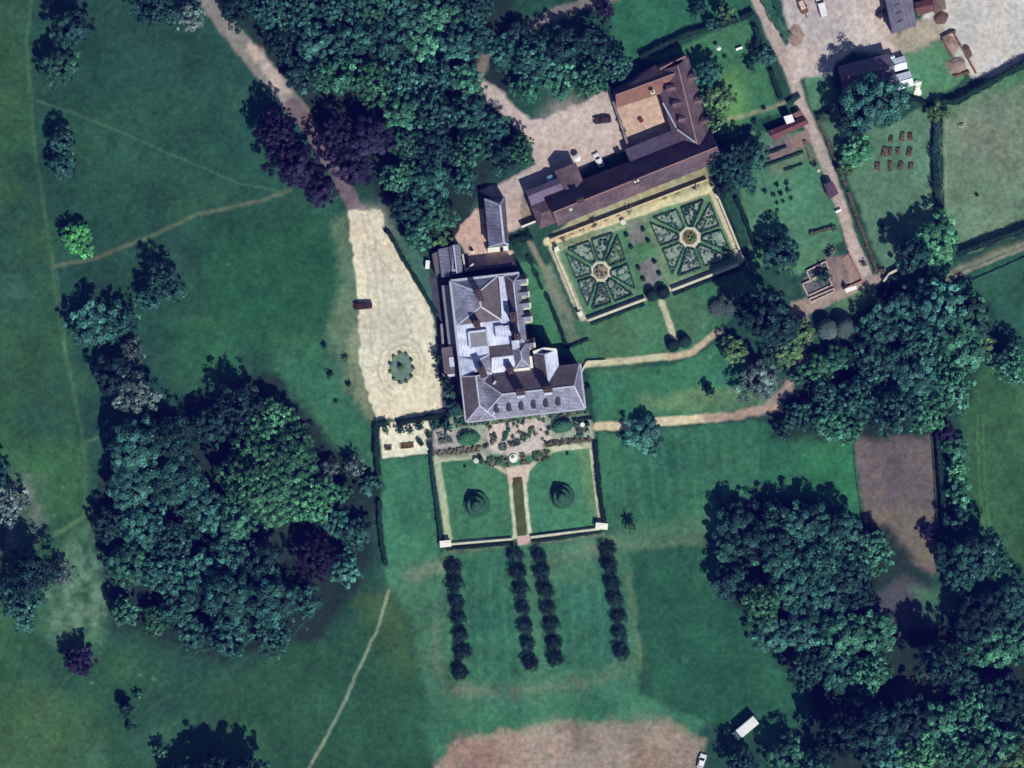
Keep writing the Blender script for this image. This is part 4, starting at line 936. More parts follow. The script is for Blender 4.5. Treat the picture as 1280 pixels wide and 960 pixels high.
GROVE = [
 ((172,558),33,'dim','grey green tree at the north west corner of the south west grove'),
 ((218,548),32,'dim','broad grey crown on the north side of the south west grove'),
 ((168,602),32,'blue','blue grey crown on the west edge of the south west grove'),
 ((222,602),36,'dim','large grey crown near the middle of the western half of the grove'),
 ((300,508),30,'dark','tall dark tree at the northern tip of the south west grove'),
 ((266,535),24,'dark','dark tree between the northern tip and the broad grey crown of the grove'),
 ((342,528),28,'bright','bright green tree on the north east side of the south west grove'),
 ((322,568),30,'bright','green crown right of the grey trees in the middle of the grove'),
 ((368,572),34,'bright','bright green crown below the north east tip of the grove'),
 ((304,600),30,'bright','green crown left of the brightest trees in the middle of the grove'),
 ((345,620),36,'bright','largest bright green crown in the middle of the south west grove'),
 ((393,625),28,'bright','bright green crown at the east side of the grove facing the hedge'),
 ((298,648),26,'mid','green crown directly south west of the largest bright crown'),
 ((260,640),26,'dim','dim grey crown in the heart of the south west grove'),
 ((140,655),22,'dark','dark tree at the westernmost point of the grove above the track end'),
 ((180,660),30,'blue','blue grey crown south of the western edge of the grove'),
 ((222,675),30,'dim','dim crown in the south west quarter of the grove'),
 ((162,705),28,'mid','green crown on the south west edge of the grove'),
 ((205,715),28,'blue','blue green crown inside the south west edge of the grove'),
 ((250,715),26,'dim','grey crown between the southern and the western trees of the grove'),
 ((158,764),18,'mid','small round green tree at the south west foot of the grove'),
 ((196,775),18,'bright','small bright green tree beside the round one at the south west foot of the grove'),
 ((225,755),24,'dim','dim tree right of the two small green trees at the foot of the grove'),
 ((244,790),20,'blue','blue grey small tree on the southern rim of the grove'),
 ((290,690),28,'dim','dim crown south of the green centre of the grove'),
 ((330,700),28,'dark','dark crown between the green centre and the southern edge of the grove'),
 ((285,745),32,'dim','broad dim crown on the southern side of the grove'),
 ((335,750),34,'dim','broad purple grey crown on the southern side of the grove'),
 ((290,795),26,'dim','grey crown at the southernmost point of the grove'),
 ((342,795),24,'dim','thin grey crown right of the southernmost one in the grove'),
 ((378,752),26,'dim','dim crown at the south east corner of the grove'),
 ((396,694),28,'copper','purple leaved tree on the east side of the south west grove'),
 ((432,712),20,'blue','blue green tree between the purple tree and the hedge of the house lawn'),
 ((445,668),20,'blue','blue green tree beside the gap in the hedge of the house lawn'),
 ((420,652),18,'dim','grey tree just north of the purple tree'),
 ((410,588),15,'grey','smooth grey shrubby tree north east of the grove, left one of the pair'),
 ((445,582),14,'grey','smooth grey shrubby tree north east of the grove, right one of the pair'),
 ((460,606),14,'blue','bushy tree filling the gap between the two hedges of the house lawn'),
 ((428,615),14,'mid','small green tree just below the pair of smooth grey shrubby trees'),
]
NWOOD = [
 ((300,12),22,'dark','dark tree beside the drive at the top edge of the north wood'),
 ((338,18),24,'blue','blue green crown at the top edge of the north wood next to the drive'),
 ((382,14),25,'dim','dim crown at the top edge of the north wood, left of its middle'),
 ((425,12),24,'blue','blue crown at the top edge of the north wood near its middle'),
 ((466,10),22,'mid','bright topped green crown at the top edge of the north wood'),
 ((508,14),25,'blue','blue crown at the top edge of the north wood right of the green one'),
 ((552,14),25,'mid','green crown at the top edge of the north wood near its right end'),
 ((594,16),22,'dim','dim crown at the top right corner of the north wood'),
 ((352,58),22,'dark','dark crown on the drive side of the north wood in its second row'),
 ((395,55),26,'blue','blue crown in the second row of the north wood behind the drive trees'),
 ((440,52),25,'dim','dim crown in the second row of the north wood, near its middle'),
 ((484,52),26,'blue','teal crown in the middle of the second row of the north wood'),
 ((528,55),26,'mid','green crown in the second row of the north wood right of the middle'),
 ((572,56),24,'blue','blue crown in the second row at the right side of the north wood'),
 ((605,52),18,'dim','dim crown beside the gravel opening at the right of the north wood'),
 ((378,94),22,'dark','dark crown where the drive passes the north wood'),
 ((418,96),26,'mid','green crown above the purple beeches in the north wood'),
 ((462,104),28,'bright','brightest green crown in the north wood, above the purple beeches'),
 ((505,98),26,'blue','blue crown right of the brightest one in the north wood'),
 ((548,98),26,'dim','dim crown in the third row of the north wood near the stable yard'),
 ((585,100),20,'mid','green crown at the corner of the stable yard drive'),
 ((503,140),25,'mid','teal green crown right of the purple beeches'),
 ((545,142),26,'blue','blue green crown in the fourth row of the north wood'),
 ((588,145),24,'dim','dim crown on the west bank of the stable yard drive'),
 ((618,160),20,'dim','dim crown leaning over the bend of the stable yard drive'),
 ((508,182),22,'mid','green crown just right of the lower purple beech'),
 ((548,185),26,'dark','dark crown in the fifth row of the north wood'),
 ((590,188),24,'mid','green crown left of the lone tree by the stable yard'),
 ((500,222),22,'mid','green crown at the edge of the north wood above the gravel forecourt'),
 ((538,228),26,'dim','dim crown above the gravel forecourt in the narrow tail of the wood'),
 ((578,225),20,'dim','dark crown beside the entrance of the pink service yard'),
 ((508,262),20,'dark','dark crown at the north corner of the gravel forecourt'),
 ((545,268),22,'mid','green crown between the forecourt and the pink service yard'),
 ((522,296),17,'mid','last green crown at the southern tip of the north wood'),
 ((552,296),13,'olive','small green tree at the north end of the service wing'),
 ((632,198),22,'dark','dark tree on the round bank in the middle of the stable yard drive'),
 ((650,190),19,'bright','bright green tree on the round bank in the middle of the stable yard drive'),
 ((420,172),27,'copper','purple beech on the right bank of the drive, upper one'),
 ((462,172),27,'copper','purple beech on the right bank of the drive, farthest from the road'),
 ((440,207),25,'copper','purple beech on the right bank of the drive, lower one'),
 ((346,165),27,'copper','purple black beech filling in for beech shadow on the left bank of the drive, upper one'),  # left bank crowns enlarged and dark to fill a shadow cast from the right bank
 ((371,206),30,'copper','purple black beech filling in for beech shadow on the left bank of the drive, middle one'),
 ((400,238),21,'copper','purple black beech filling in for beech shadow on the left bank of the drive, lowest one'),
 ((330,160),14,'dim','small grey tree at the outer edge of the purple black beeches'),
]
NEWOOD = [
 ((632,66),20,'dim','dim tree at the left end of the wood above the stable yard'),
 ((650,45),18,'dark','dark tree on the roadside corner of the wood above the stable yard'),
 ((668,78),26,'blue','blue green tree in the left part of the wood above the stable yard'),
 ((708,62),26,'dark','dark tree in the middle of the wood above the stable yard'),
 ((742,58),25,'dark','tallest dark tree in the wood above the stable yard'),
 ((700,100),25,'mid','green tree on the yard side of the wood above the stable yard'),
 ((738,98),24,'mid','green tree near the right end of the wood above the stable yard'),
 ((768,82),20,'blue','blue green tree at the right end of the wood above the stable yard'),
 ((660,112),18,'mid','small green tree at the bend of the yard edge'),
 ((755,14),13,'copper','dark purple small tree at the top edge left of the north lawn'),
 ((738,24),10,'dim','dim shrubby tree beside the dark purple one at the top edge'),
 ((872,10),12,'dark','dark shrub at the top edge beside the lane garden'),
 ((905,18),13,'olive','olive shrub at the top edge near the lane'),
 ((890,30),9,'dim','low dim shrub just above the north hedge'),
 ((884,92),17,'dim','dim purple grey tree at the north east corner of the stable block'),
 ((898,125),18,'olive','pale olive tree along the east side of the stable block'),
 ((893,152),13,'olive','low pale shrub tree beside the south end of the stable block east wing'),
 ((943,66),9,'dark','dark round shrub beside the white garden bench'),
 ((957,72),12,'blue','blue green shrub tree between the hedge and the lane'),
 ((938,82),9,'dim','low dim shrub below the dark round one near the bench'),
 ((915,205),27,'dark','dark tree covering the south east corner of the stable block'),
 ((940,195),20,'blue','blue green tree between the stable block and the kitchen garden'),
 ((905,232),14,'dark','dark small tree at the north east corner of the parterre'),
 ((930,225),16,'dim','dim low tree beside the corner of the kitchen garden'),
 ((975,318),24,'dark','dark tree at the south west corner of the kitchen garden'),
 ((965,300),14,'blue','blue green shrub tree on the north side of the dark kitchen garden tree'),
 ((1030,346),11,'dim','small dim tree growing between the cold frames'),
]
EAST = [
 ((1090,128),36,'blue','large blue green oak over the purple workshop beside the lane','round',1.05),
 ((1062,150),24,'dark','dark tree on the lane side of the large oak','round',1.1),
 ((1070,190),20,'bright','bright green tree below the large oak at the lane','round',.8),
 ((1058,212),12,'olive','low olive shrub below the bright tree at the lane','round',.8),
 ((1172,142),13,'olive','pale green small tree at the corner of the paddock hedge','round',.8),
 ((1138,318),22,'dark','dark western half of the tree group at the end of the lane','round',1.3),
 ((1168,302),29,'bright','bright green tree at the lower left corner of the paddock','round',.9),
 ((1172,330),18,'bright','low bright green tree south of the bright one at the paddock corner','round',.8),
 ((950,392),30,'dark','tall dark tree between the round shrubs and the kitchen garden','round',1.5),
 ((972,412),24,'dark','dark tree right of the tall one beside the garden path','round',1.1),
 ((1000,415),18,'olive','olive green tree beside the pair of blue grey domes','round',.8),
 ((918,440),17,'olive','yellow green tree on the lawn edge north of the gravel path','round',.8),
 ((948,475),26,'grey','broad grey dome shaped tree at the bend of the gravel path','round',.8),
 ((985,440),18,'olive','low olive tree above the bend of the gravel path','round',.7),
 ((968,430),12,'grey','small pale grey tree left of the low olive one','sparse',.8),
 ((1000,470),13,'mid','small bright tree beside the garden track','round',.8),
 ((1022,460),18,'bright','bright green tree on the west edge of the eastern wood','round',.8),
 ((1045,448),18,'mid','teal green tree on the west edge of the eastern wood','round',.8),
 ((1032,495),22,'dim','dim crown at the south west edge of the eastern wood'),
 ((1000,520),18,'dim','low dim crown by the end of the gravel path'),
 ((978,538),13,'dim','small dim crown at the south west tip of the eastern wood'),
 ((1030,528),18,'mid','green low crown on the southern edge of the eastern wood'),
 ((1100,405),26,'blue','blue crown on the north west side of the eastern wood'),
 ((1130,385),24,'blue','blue grey crown at the northern tip of the eastern wood'),
 ((1172,378),30,'blue','large blue crown at the north side of the eastern wood'),
 ((1210,402),28,'mid','green crown at the north east side of the eastern wood'),
 ((1150,425),30,'dim','dim crown in the middle of the eastern wood'),
 ((1198,440),30,'mid','green crown at the east side of the eastern wood'),
 ((1222,432),18,'olive','thin olive crown at the far east edge of the eastern wood'),
 ((1095,455),30,'blue','blue crown in the west half of the eastern wood'),
 ((1140,470),32,'blue','large teal crown south of the middle of the eastern wood'),
 ((1185,485),30,'mid','green crown at the south east side of the eastern wood'),
 ((1072,500),28,'dim','dim crown in the south of the eastern wood'),
 ((1115,515),30,'blue','teal crown above the bare plot in the eastern wood'),
 ((1155,515),26,'bright','bright green crown at the corner of the bare plot in the eastern wood'),
 ((1060,535),18,'mid','low green crown at the top left corner of the bare plot'),
 ((1262,455),24,'mid','green tree at the right edge below the paddock track'),
 ((1250,440),12,'dark','dark shrub at the left of the green tree at the right edge'),
 ((1193,560),15,'mid','uppermost green tree in the row along the field boundary'),
 ((1196,588),15,'bright','second tree of the boundary row, bright and rounded'),
 ((1197,618),16,'mid','third tree of the boundary row below the bright one'),
 ((1198,650),16,'blue','fourth tree of the boundary row, blue green'),
 ((1180,540),12,'copper','small purple tree at the head of the boundary row'),
 ((1215,695),30,'blue','blue green tree at the foot of the boundary row'),
 ((1242,700),20,'mid','green tree right of the one at the foot of the boundary row'),
 ((1185,690),20,'dark','dark tree left of the one at the foot of the boundary row'),
 ((1200,720),20,'dim','dim low tree between the boundary row and the large south east wood'),
]
SEWOOD = [
 ((920,648),26,'dark','dark conifer at the north west corner of the south east wood','cone',1.0),
 ((910,684),24,'dim','dim conifer on the west edge of the south east wood','cone',.9),
 ((942,672),26,'dark','dark conifer just inside the north west corner of the south east wood','cone',.95),
 ((974,652),26,'blue','blue grey crown on the north edge of the south east wood','sparse',1),
 ((1008,655),30,'dim','dim broad crown in the north of the south east wood'),
 ((970,690),30,'dim','dim crown behind the dark conifers of the south east wood'),
 ((910,722),24,'dark','dark conifer above the bright tree on the west edge of the south east wood','cone',.9),
 ((948,752),26,'bright','bright green tree on the west edge of the south east wood'),
 ((1050,668),30,'dim','dim crown near the bare plot in the south east wood'),
 ((1085,690),28,'mid','green crown below the bare plot in the south east wood'),
 ((1018,702),32,'dim','large dim crown in the middle of the upper south east wood'),
 ((1062,715),26,'dim','dim crown right of the large one in the upper south east wood'),
 ((990,735),28,'dim','dim crown right of the bright tree in the south east wood'),
 ((1035,745),28,'blue','blue crown in the middle of the south east wood'),
 ((1070,742),22,'dark','dark blue crown beside the grey clearing in the south east wood'),
 ((965,792),24,'blue','blue crown on the west rim of the south east wood below the bright tree'),
 ((1005,785),30,'blue','teal crown in the lower west part of the south east wood'),
 ((1050,790),30,'mid','green crown in the lower middle of the south east wood'),
 ((1095,790),26,'mid','green crown beside the lower end of the grey clearing'),
 ((1005,835),24,'dim','dim crown on the south west rim of the south east wood'),
 ((1042,835),28,'dim','dim crown in the south of the south east wood'),
 ((1085,840),26,'mid','green crown above the dark shaded belt in the south east wood'),
 ((1050,868),16,'olive','low pale shrubby tree on the rim above the dark shaded belt'),
 ((1168,826),28,'dark','tall dark tree standing between the two clearings','round',1.5),
 ((1202,852),22,'dim','dim crown south of the tall dark tree between the clearings'),
 ((1222,775),32,'dark','dark tree on the east side of the two clearings','round',1.2),
 ((1262,760),32,'blue','blue crown at the right edge north of the dark belt'),
 ((1240,805),30,'mid','green crown at the right edge beside the dark tree'),
 ((1275,800),24,'mid','pale green crown cut by the right edge'),
 ((1205,812),20,'dim','dim crown between the dark tree and the lower clearing'),
 ((1090,908),34,'dark','large dark tree standing in for shadow in the shaded belt at the bottom right','round',1.4),  # this and the next two dark crowns are added in place of cast shadow
 ((1045,918),28,'dark','dark tree standing in for shadow at the west end of the shaded belt at the bottom right','round',1.4),
 ((1135,895),28,'dark','dark tree standing in for shadow in the middle of the shaded belt at the bottom right','round',1.2),
 ((1172,905),30,'mid','green crown at the bottom right under the lower clearing'),
 ((1215,890),30,'mid','teal crown at the bottom right near the right edge'),
 ((1250,870),28,'dark','dark crown of the right hand end of the shaded belt','round',1.3),
 ((1280,900),28,'dim','dim crown cut by the lower right edge'),
 ((1150,942),30,'bright','bright green crown at the bottom edge on the right'),
 ((1195,940),28,'mid','green crown at the bottom edge right of the brightest one'),
 ((1238,930),30,'mid','green crown at the bottom right between two dark crowns'),
 ((1272,948),28,'olive','olive crown in the bottom right corner'),
 ((1110,955),28,'blue','blue crown at the bottom edge left of the brightest one'),
 ((980,945),24,'mid','round green tree at the bottom edge right of the white van'),
 ((1018,962),24,'dim','dim tree at the bottom edge beside the round green one'),
 ((925,952),20,'dark','dark tree at the bottom edge between the lorry and the white van'),
]
for lst, grp in ((FIELD_TREES, None), (GROVE, 'trees of the south west grove'), (NWOOD, 'trees of the north wood'), (NEWOOD, None), (EAST, None), (SEWOOD, 'trees of the south east wood')):
    for e in lst:
        p, r, kind, lab = e[:4]; st = e[4] if len(e) > 4 else ('sparse' if kind == 'grey' else 'fine' if kind == 'bright' or random.random() < .3 else 'sparse' if kind in ('dim','dark') and random.random() < .3 else 'round'); hs = e[5] if len(e) > 5 else random.uniform(.85, 1.12)
        tree(p, r, kind, lab, st, hs, group=grp, cat='shrub' if ('shrub' in lab or 'bush' in lab) and 'tree' not in lab else 'tree',
             name='shrub' if ('shrub' in lab or 'bush' in lab) and 'tree' not in lab else None)
# pleached avenue south of the sunken lawns: four rows of seven small dark trees
ROWS = [('westernmost row', [(565,706),(568,728),(570,750),(572,770),(575,790),(577,812),(574,836)]),
        ('second row from the west', [(643,690),(647,713),(650,735),(653,757),(656,780),(659,803),(662,825)]),
        ('third row from the west', [(673,692),(677,713),(681,735),(684,757),(688,779),(691,800),(693,821)]),
        ('easternmost row', [(758,684),(761,705),(764,726),(768,746),(772,768),(774,790),(776,811)])]
ORD = ['northernmost', 'second', 'third', 'middle', 'fifth', 'sixth', 'southernmost']
for rn, pts in ROWS:
    for k, p in enumerate(pts):
        o = ORD[k] if k in (0, 3, 6) else ORD[k]+' from the north'
        tree((p[0]+1,p[1]+3), 9.0+random.uniform(-.7,.7), 'black', f'small dark lawn tree, {o} in the {rn}', 'ball', .64, size='S', name='lawn_tree', group='small dark trees in four rows on the south lawn')

# ---------------------------------------------------------------- hedges
for pts, w_, h_, kind, lab in [
 ([(484,528),(471,531),(470,560),(474,594)],6,1.8,'yew','dark clipped hedge along the west side of the white patio'),
 ([(497,531),(512,526),(540,522),(562,517)],5.5,1.8,'yew','dark clipped hedge between the forecourt and the white patio'),
 ([(474,626),(475,655),(478,682),(483,707)],5,1.6,'yew','dark curved hedge on the west edge of the side lawn'),
 ([(487,292),(503,322),(525,358),(546,393)],4.5,1.5,'yew','thin dark hedge slanting along the east edge of the gravel forecourt'),
 ([(538,566),(543,610),(551,678)],3.5,1.2,'box','thin hedge on the west side of the sunken lawns'),
 ([(744,553),(749,610),(755,651)],5,1.4,'yew','dark hedge on the east side of the sunken lawns'),
 ([(558,686),(600,683),(642,679)],3.2,.8,'yew','low dark hedge below the western terrace wall'),
 ([(665,677),(700,673),(752,664)],3.2,.8,'yew','low dark hedge below the eastern terrace wall'),
 ([(800,72),(822,60),(860,43),(922,25)],6,2,'yew','long dark hedge across the garden north of the stable block'),
 ([(926,23),(934,20),(942,15)],6,1.9,'yew','short dark hedge beside the lane beyond the gap'),
 ([(943,34),(949,48),(944,60)],6,2,'yew','short upright dark hedge near the white garden bench'),
 ([(963,88),(970,107),(976,124)],5,1.6,'yew','dark hedge between the east garden and the lane'),
 ([(950,-10),(968,22),(985,48)],11,1.6,'mid','broad green hedge between the lane and the farm yard'),
 ([(1166,128),(1195,128),(1238,103),(1300,70)],7.5,2.6,'yew','long tall dark hedge between the far yard and the paddock'),
 ([(1196,318),(1236,303),(1300,280)],6.5,2.4,'yew','dark straight hedge along the lower side of the paddock'),
 ([(1171,152),(1168,190),(1170,230),(1174,268)],8,2.0,'dark','ragged upright hedge along the west side of the paddock'),
 ([(1130,124),(1146,124),(1166,136)],4.5,1.6,'yew','short dark hedge behind the white tarpaulin'),
 ([(1020,146),(1036,139)],4,1.4,'yew','short dark hedge beside the lane at the large oak'),
 ([(984,130),(1000,120)],4.5,1.4,'dim','short hedge at the top of the red garden shed'),
 ([(1023,150),(1040,190),(1058,232)],3.5,.8,'rust','brownish low hedge along the east side of the lane, upper part'),
 ([(1060,240),(1076,285),(1096,340)],4,.8,'rust','brownish low hedge along the east side of the lane, lower part'),
 ([(1006,176),(1016,205)],3,.8,'rust','brownish low hedge along the kitchen garden side of the lane'),
 ([(920,248),(930,270),(944,308)],5,1.4,'yew','dark hedge on the kitchen garden side of the parterre walk'),
 ([(902,248),(916,284),(930,322)],3,1.1,'yew','thin dark hedge just outside the east wall of the parterre'),
 ([(738,405),(770,393),(806,380)],3.2,1,'yew','low dark hedge under the western half of the parterre wall'),
 ([(842,368),(880,353),(925,336)],3.2,1,'yew','low dark hedge under the eastern half of the parterre wall'),
 ([(660,320),(668,338),(678,362)],4,1,'box','broken hedge on the narrow lawn east of the manor house, upper part'),
 ([(683,368),(697,402),(709,436)],4,1.1,'yew','dark hedge on the narrow lawn east of the manor house, lower part'),
 ([(710,435),(724,429),(736,424)],3,.8,'box','short low hedge turning off the lower narrow lawn hedge'),
 ([(640,302),(650,298),(666,299)],6,1.4,'yew','dark bushy hedge behind the coach house lean-to'),
 ([(1113,346),(1108,360),(1102,374)],5,2.2,'yew','dark leafy strip standing in for a wall shadow at the end of the lane beside the northern tip of the eastern wood'),  # leafy strip added in place of a shadow cast by the wall
 ([(957,193),(970,188),(983,183)],2.6,.8,'box','upper dark row of plants in the kitchen garden beds'),
 ([(957,207),(985,197),(1004,190)],2.6,.7,'box','middle dark row of plants in the kitchen garden beds'),
 ([(980,213),(1003,205)],2.4,.6,'box','lowest dark row of plants in the kitchen garden beds'),
 ([(1012,293),(1028,288),(1042,284)],4,.9,'rust','short brown row of plants in the middle of the kitchen garden lawn'),
 ([(1042,268),(1046,284)],3.5,.8,'olive','x') ,
 ([(535,540),(537,548)],5,1.2,'yew','small dark clipped block at the east side of the patio, upper one'),
 ([(536,553),(539,563)],5,1.2,'yew','small dark clipped block at the east side of the patio, lower one'),
 ([(523,549),(528,557)],4.5,1.1,'yew','small dark clipped block standing on the patio'),
 ([(727,486),(738,483)],3,1.5,'yew','tiny dark hedge at the south east corner of the manor house'),
 ([(716,526),(740,523)],2.4,1,'yew','thin dark hedge at the east end of the terrace'),
 ([(1245,403),(1256,412),(1262,424)],2.4,.6,'dim','thin curved hedge in the field at the right edge'),
 ([(1215,350),(1240,340),(1290,318)],1.6,.5,'dim','thin line of rough plants along the paddock track'),
 ([(1172,545),(1176,600),(1181,660),(1184,705)],6,2.6,'yew','dark tall hedge on the field boundary beside the bare plot'),  # leafy strip added where the boundary trees cast their shadow
]:
    if lab == 'x': continue
    hedge(pts, w_, h_, lab, kind, rough=.75 if 'ragged' in lab or 'bushy' in lab or 'broken' in lab else .34)

# ---------------------------------------------------------------- clipped yews and shrubs
TURF = surf('clipped_turf', (.040,.115,.070), rough=1, amt=.25, scale=1.0, fine=.3, fscale=6, spec=.05)
def mound(p, r, h, turns, label, ph):
    m = MB(); x, y = XY(p); R = r*M2; NR, NA = 30, 48
    for i in range(NR+1):
        for j in range(NA):
            th = 2*math.pi*j/NA; rr = R*(1-i/NR)
            t = (1-rr/R)*turns+((th+ph)/(2*math.pi)) % 1.0
            f = t % 1.0; z = (math.floor(t)+min(1.0, f*2.4))-((th+ph)/(2*math.pi)) % 1.0*min(1.0, rr/(R*.3))
            z = h*max(0.0, min(1.0, z/turns)) if i else -.05
            m.v.append((x+rr*math.cos(th), y+rr*math.sin(th), z))
    for i in range(NR):
        for j in range(NA):
            k = (j+1) % NA; m.f.append((i*NA+j, i*NA+k, (i+1)*NA+k, (i+1)*NA+j)); m.mi.append(0)
    tag(m.build('turf_mound', TURF), label, 'mound')
mound((596,631), 16.5, 4.6, 2.6, 'spiral green turf mound on the western sunken lawn', 1.0)
mound((703,621), 15.5, 4.6, 2.6, 'spiral green turf mound on the eastern sunken lawn', 1.0)
for p, lab in (((815,369),'dark clipped yew dome at the parterre gate, left one'), ((829,366),'dark clipped yew dome at the parterre gate, right one'),
               ((841,432),'dark clipped yew dome at the lower end of the short garden path, left one'), ((856,427),'dark clipped yew dome at the lower end of the short garden path, right one')):
    dome(p, 8.5, 3.0, lab, 'yew', group='yew domes in pairs on the short garden path')
for p, r, h, lab in (((1034,412),14,5.5,'blue grey smooth clipped dome beside the eastern wood, left of the pair'), ((1056,410),14,5.5,'blue grey smooth clipped dome beside the eastern wood, right of the pair')):
    dome(p, r, h, lab, 'grey', group='pair of blue grey domes')
for p, r, h, lab in (((897,385),12,2.2,'pale grey cloud clipped shrub on the lawn, lower left of the cluster'), ((908,372),10,2.6,'pale grey cloud clipped shrub on the lawn, top of the cluster'), ((911,387),11,2.0,'pale grey cloud clipped shrub on the lawn, right of the cluster')):
    dome(p, r, h, lab, 'grey')
tops = [(783,294),(789,309),(804,287),(810,301),(798,335),(804,349),(818,327),(824,342)]
TL = ['top left','second down on the left','top right','second down on the right','third down on the left','bottom left','third down on the right','bottom right']
for p, l in zip(tops, TL): dome(p, 3.0, 1.0, f'small dark clipped ball in the middle walk of the parterre, {l}', 'yew', name='topiary_ball', group='eight clipped balls between the parterre quarters', leaf=.14)
dome((586,548),13,2.2,'wide green clipped bush on the terrace west of the middle',kind='bright', sx=1.15, sy=.72, rz=.1, name='shrub', cat='shrub')
dome((703,533),12,2.2,'wide teal clipped bush on the terrace east of the middle',kind='mid', sx=1.2, sy=.7, rz=.2, name='shrub', cat='shrub')
for p, r, kind, lab in [
 ((405,432),4,'yew','small dark shrub on the grass left of the forecourt, uppermost'), ((432,449),4.5,'olive','small brown green shrub on the grass left of the forecourt, nearest the gravel'),
 ((412,468),5,'yew','small dark shrub on the grass left of the forecourt, below the uppermost'), ((436,480),4,'yew','small dark shrub at the edge of the gravel below the brown green one'),
 ((421,503),3.5,'olive','tiny brown shrub on the grass west of the patio hedge'), ((388,530),4,'yew','dark upright shrub on the grass left of the patio hedge'),
 ((483,289),4,'yew','round dark shrub at the top right corner of the gravel forecourt'),
 ((566,489),9,'mid','pale green leafy tree against the south west corner of the manor house'), ((556,472),9,'yew','dark climbing shrub beside the porch on the forecourt'),
 ((549,447),8,'yew','dark climbing shrub on the left of the porch'), ((571,446),8,'dark','dark creeper clump between the porch and the manor roof'), ((566,508),8,'dark','dark shrub at the south west corner of the manor beside the hedge'),
 ((557,395),5,'yew','dark shrub in the narrow court west of the manor'), ((559,378),5,'dim','dim shrub in the narrow court west of the manor, above the dark one'),
 ((483,538),5,'olive','olive shrub in the north west corner of the patio'), ((501,537),6,'dim','dim twiggy shrub on the patio beside the hedge gap'), ((513,539),5,'olive','olive shrub on the patio under the hedge'),
 ((524,533),6,'dim','dark twiggy shrub on the patio under the middle of the hedge'), ((542,533),5,'dim','grey shrub at the north east corner of the patio'), ((559,533),8,'blue','blue green shrub at the west end of the terrace'),
 ((727,483),4,'olive','pale shrub at the end of the manor house east gable'), ((581,583),2.2,'yew','tiny dark bush at the top edge of the western sunken lawn'), ((709,567),2.2,'yew','tiny dark bush at the top edge of the eastern sunken lawn'),
 ((640,303),4,'yew','dark climbing plant at the end of the coach house'), ((660,292),4,'yew','dark bush on the grass by the white yard wall'),
 ((774,151),4,'rust','rust brown shrub at the courtyard gate'), ((779,165),4,'yew','dark shrub at the lower end of the courtyard gate wall'), ((1102,283),4,'yew','small dark bush in the orchard grass'),
 ((1043,286),4,'olive','small olive bush in the kitchen garden beside the brown row'), ((1221,244),2.5,'yew','tiny dark bush alone in the paddock'), ((1080,330),4,'rust','brown shrub at the lower end of the lane hedge'),
 ((1102,338),5,'rust','rust brown bush at the end of the lane'), ((1018,206),4,'yew','dark shrub at the lane edge by the kitchen garden'), ((943,152),4,'yew','dark small bush on the east garden path'),
 ((955,135),3,'yew','tiny dark bush below the garden path in the east garden'), ((906,71),3,'yew','tiny dark bush beside the white parasol'), ((938,540),6,'yew','x'),
 ((1040,313),5,'rust','brown bush at the top of the cold frames'), ((1035,318),4,'yew','dark bush at the top left of the cold frames'), ((665,206),5,'mid','x'), ((1056,358),4,'yew','dark bush at the white cold frame'),
 ((1002,405),4,'yew','dark small bush at the kitchen garden corner path'), ((1012,446),8,'yew','dark round shrub on the garden track'), ((1012,514),5,'yew','dark low shrub at the end of the gravel path'),
]:
    if lab == 'x': continue
    tree(p, r, kind, lab, 'round', random.uniform(.9, 1.3), name='shrub' if 'tree' not in lab else None, cat='shrub' if 'tree' not in lab else 'tree')
kg = [(971,231),(983,229),(956,239),(967,244),(976,242),(985,238),(979,252),(971,254),(989,248),(963,265),(972,263),(960,274)]
for k, p in enumerate(kg):
    tree(p, 3.3 if k < 6 else 2.4, 'yew', 'small dark round bush in the loose planting on the kitchen garden lawn', 'round', 1, name='garden_bush', cat='shrub', group='small round bushes on the kitchen garden lawn')

# ---------------------------------------------------------------- beds
def plants(parent, poly, n, kinds, name='planting', hmax=.8, leaf=.2, rr=(.25,.7)):
    """low mixed planting inside a plan polygon: one mesh of leaf clumps"""
    pts = [XY(p) for p in poly]; xs = [p[0] for p in pts]; ys = [p[1] for p in pts]; g = np.random.default_rng(int(xs[0]*97+ys[0]*31) % 99991)
    me_V, me_T = [], []; off = np.array(root_of(parent).location); tries = 0; c = 0
    while c < n and tries < n*30:
        tries += 1; x, y = g.uniform(min(xs), max(xs)), g.uniform(min(ys), max(ys)); ins = False
        for i in range(len(pts)):
            a, b_ = pts[i], pts[(i+1) % len(pts)]
            if (a[1] > y) != (b_[1] > y) and x < (b_[0]-a[0])*(y-a[1])/(b_[1]-a[1])+a[0]: ins = not ins
        if not ins: continue
        c += 1; R = g.uniform(*rr); k = int(60*R+25); d = unit(g.normal(size=(k, 3))+np.array([0,0,.6])); d[:, 2] = np.abs(d[:, 2])
        pos = np.array([x, y, 0])+d*np.array([R, R, g.uniform(.4, 1)*hmax])*g.uniform(.6, 1, (k, 1))
        V, T = leaf_quads(pos, unit(d+g.normal(0, .4, (k, 3))), leaf*g.uniform(.6, 1.2, k), g.uniform(.7, 1.3, k)*g.uniform(.6, 1.5), g); me_V.append(V); me_T.append(T)
    if not me_V: return
    me = leaf_mesh(name, np.vstack(me_V)-off, np.concatenate(me_T)); me.materials.clear(); me.materials.append(LEAF[kinds])
    o = bpy.data.objects.new(name, me); COL.objects.link(o); o.parent = parent; o['kind'] = 'stuff'; return o
def soil_patch(parent, poly, mat=SOIL, h=.06, name='soil'):
    m = MB(); m.prism(poly, -.02, h); return m.build(name, mat, parent)
COMP = ['north', 'north east', 'east', 'south east', 'south', 'south west', 'west', 'north west']
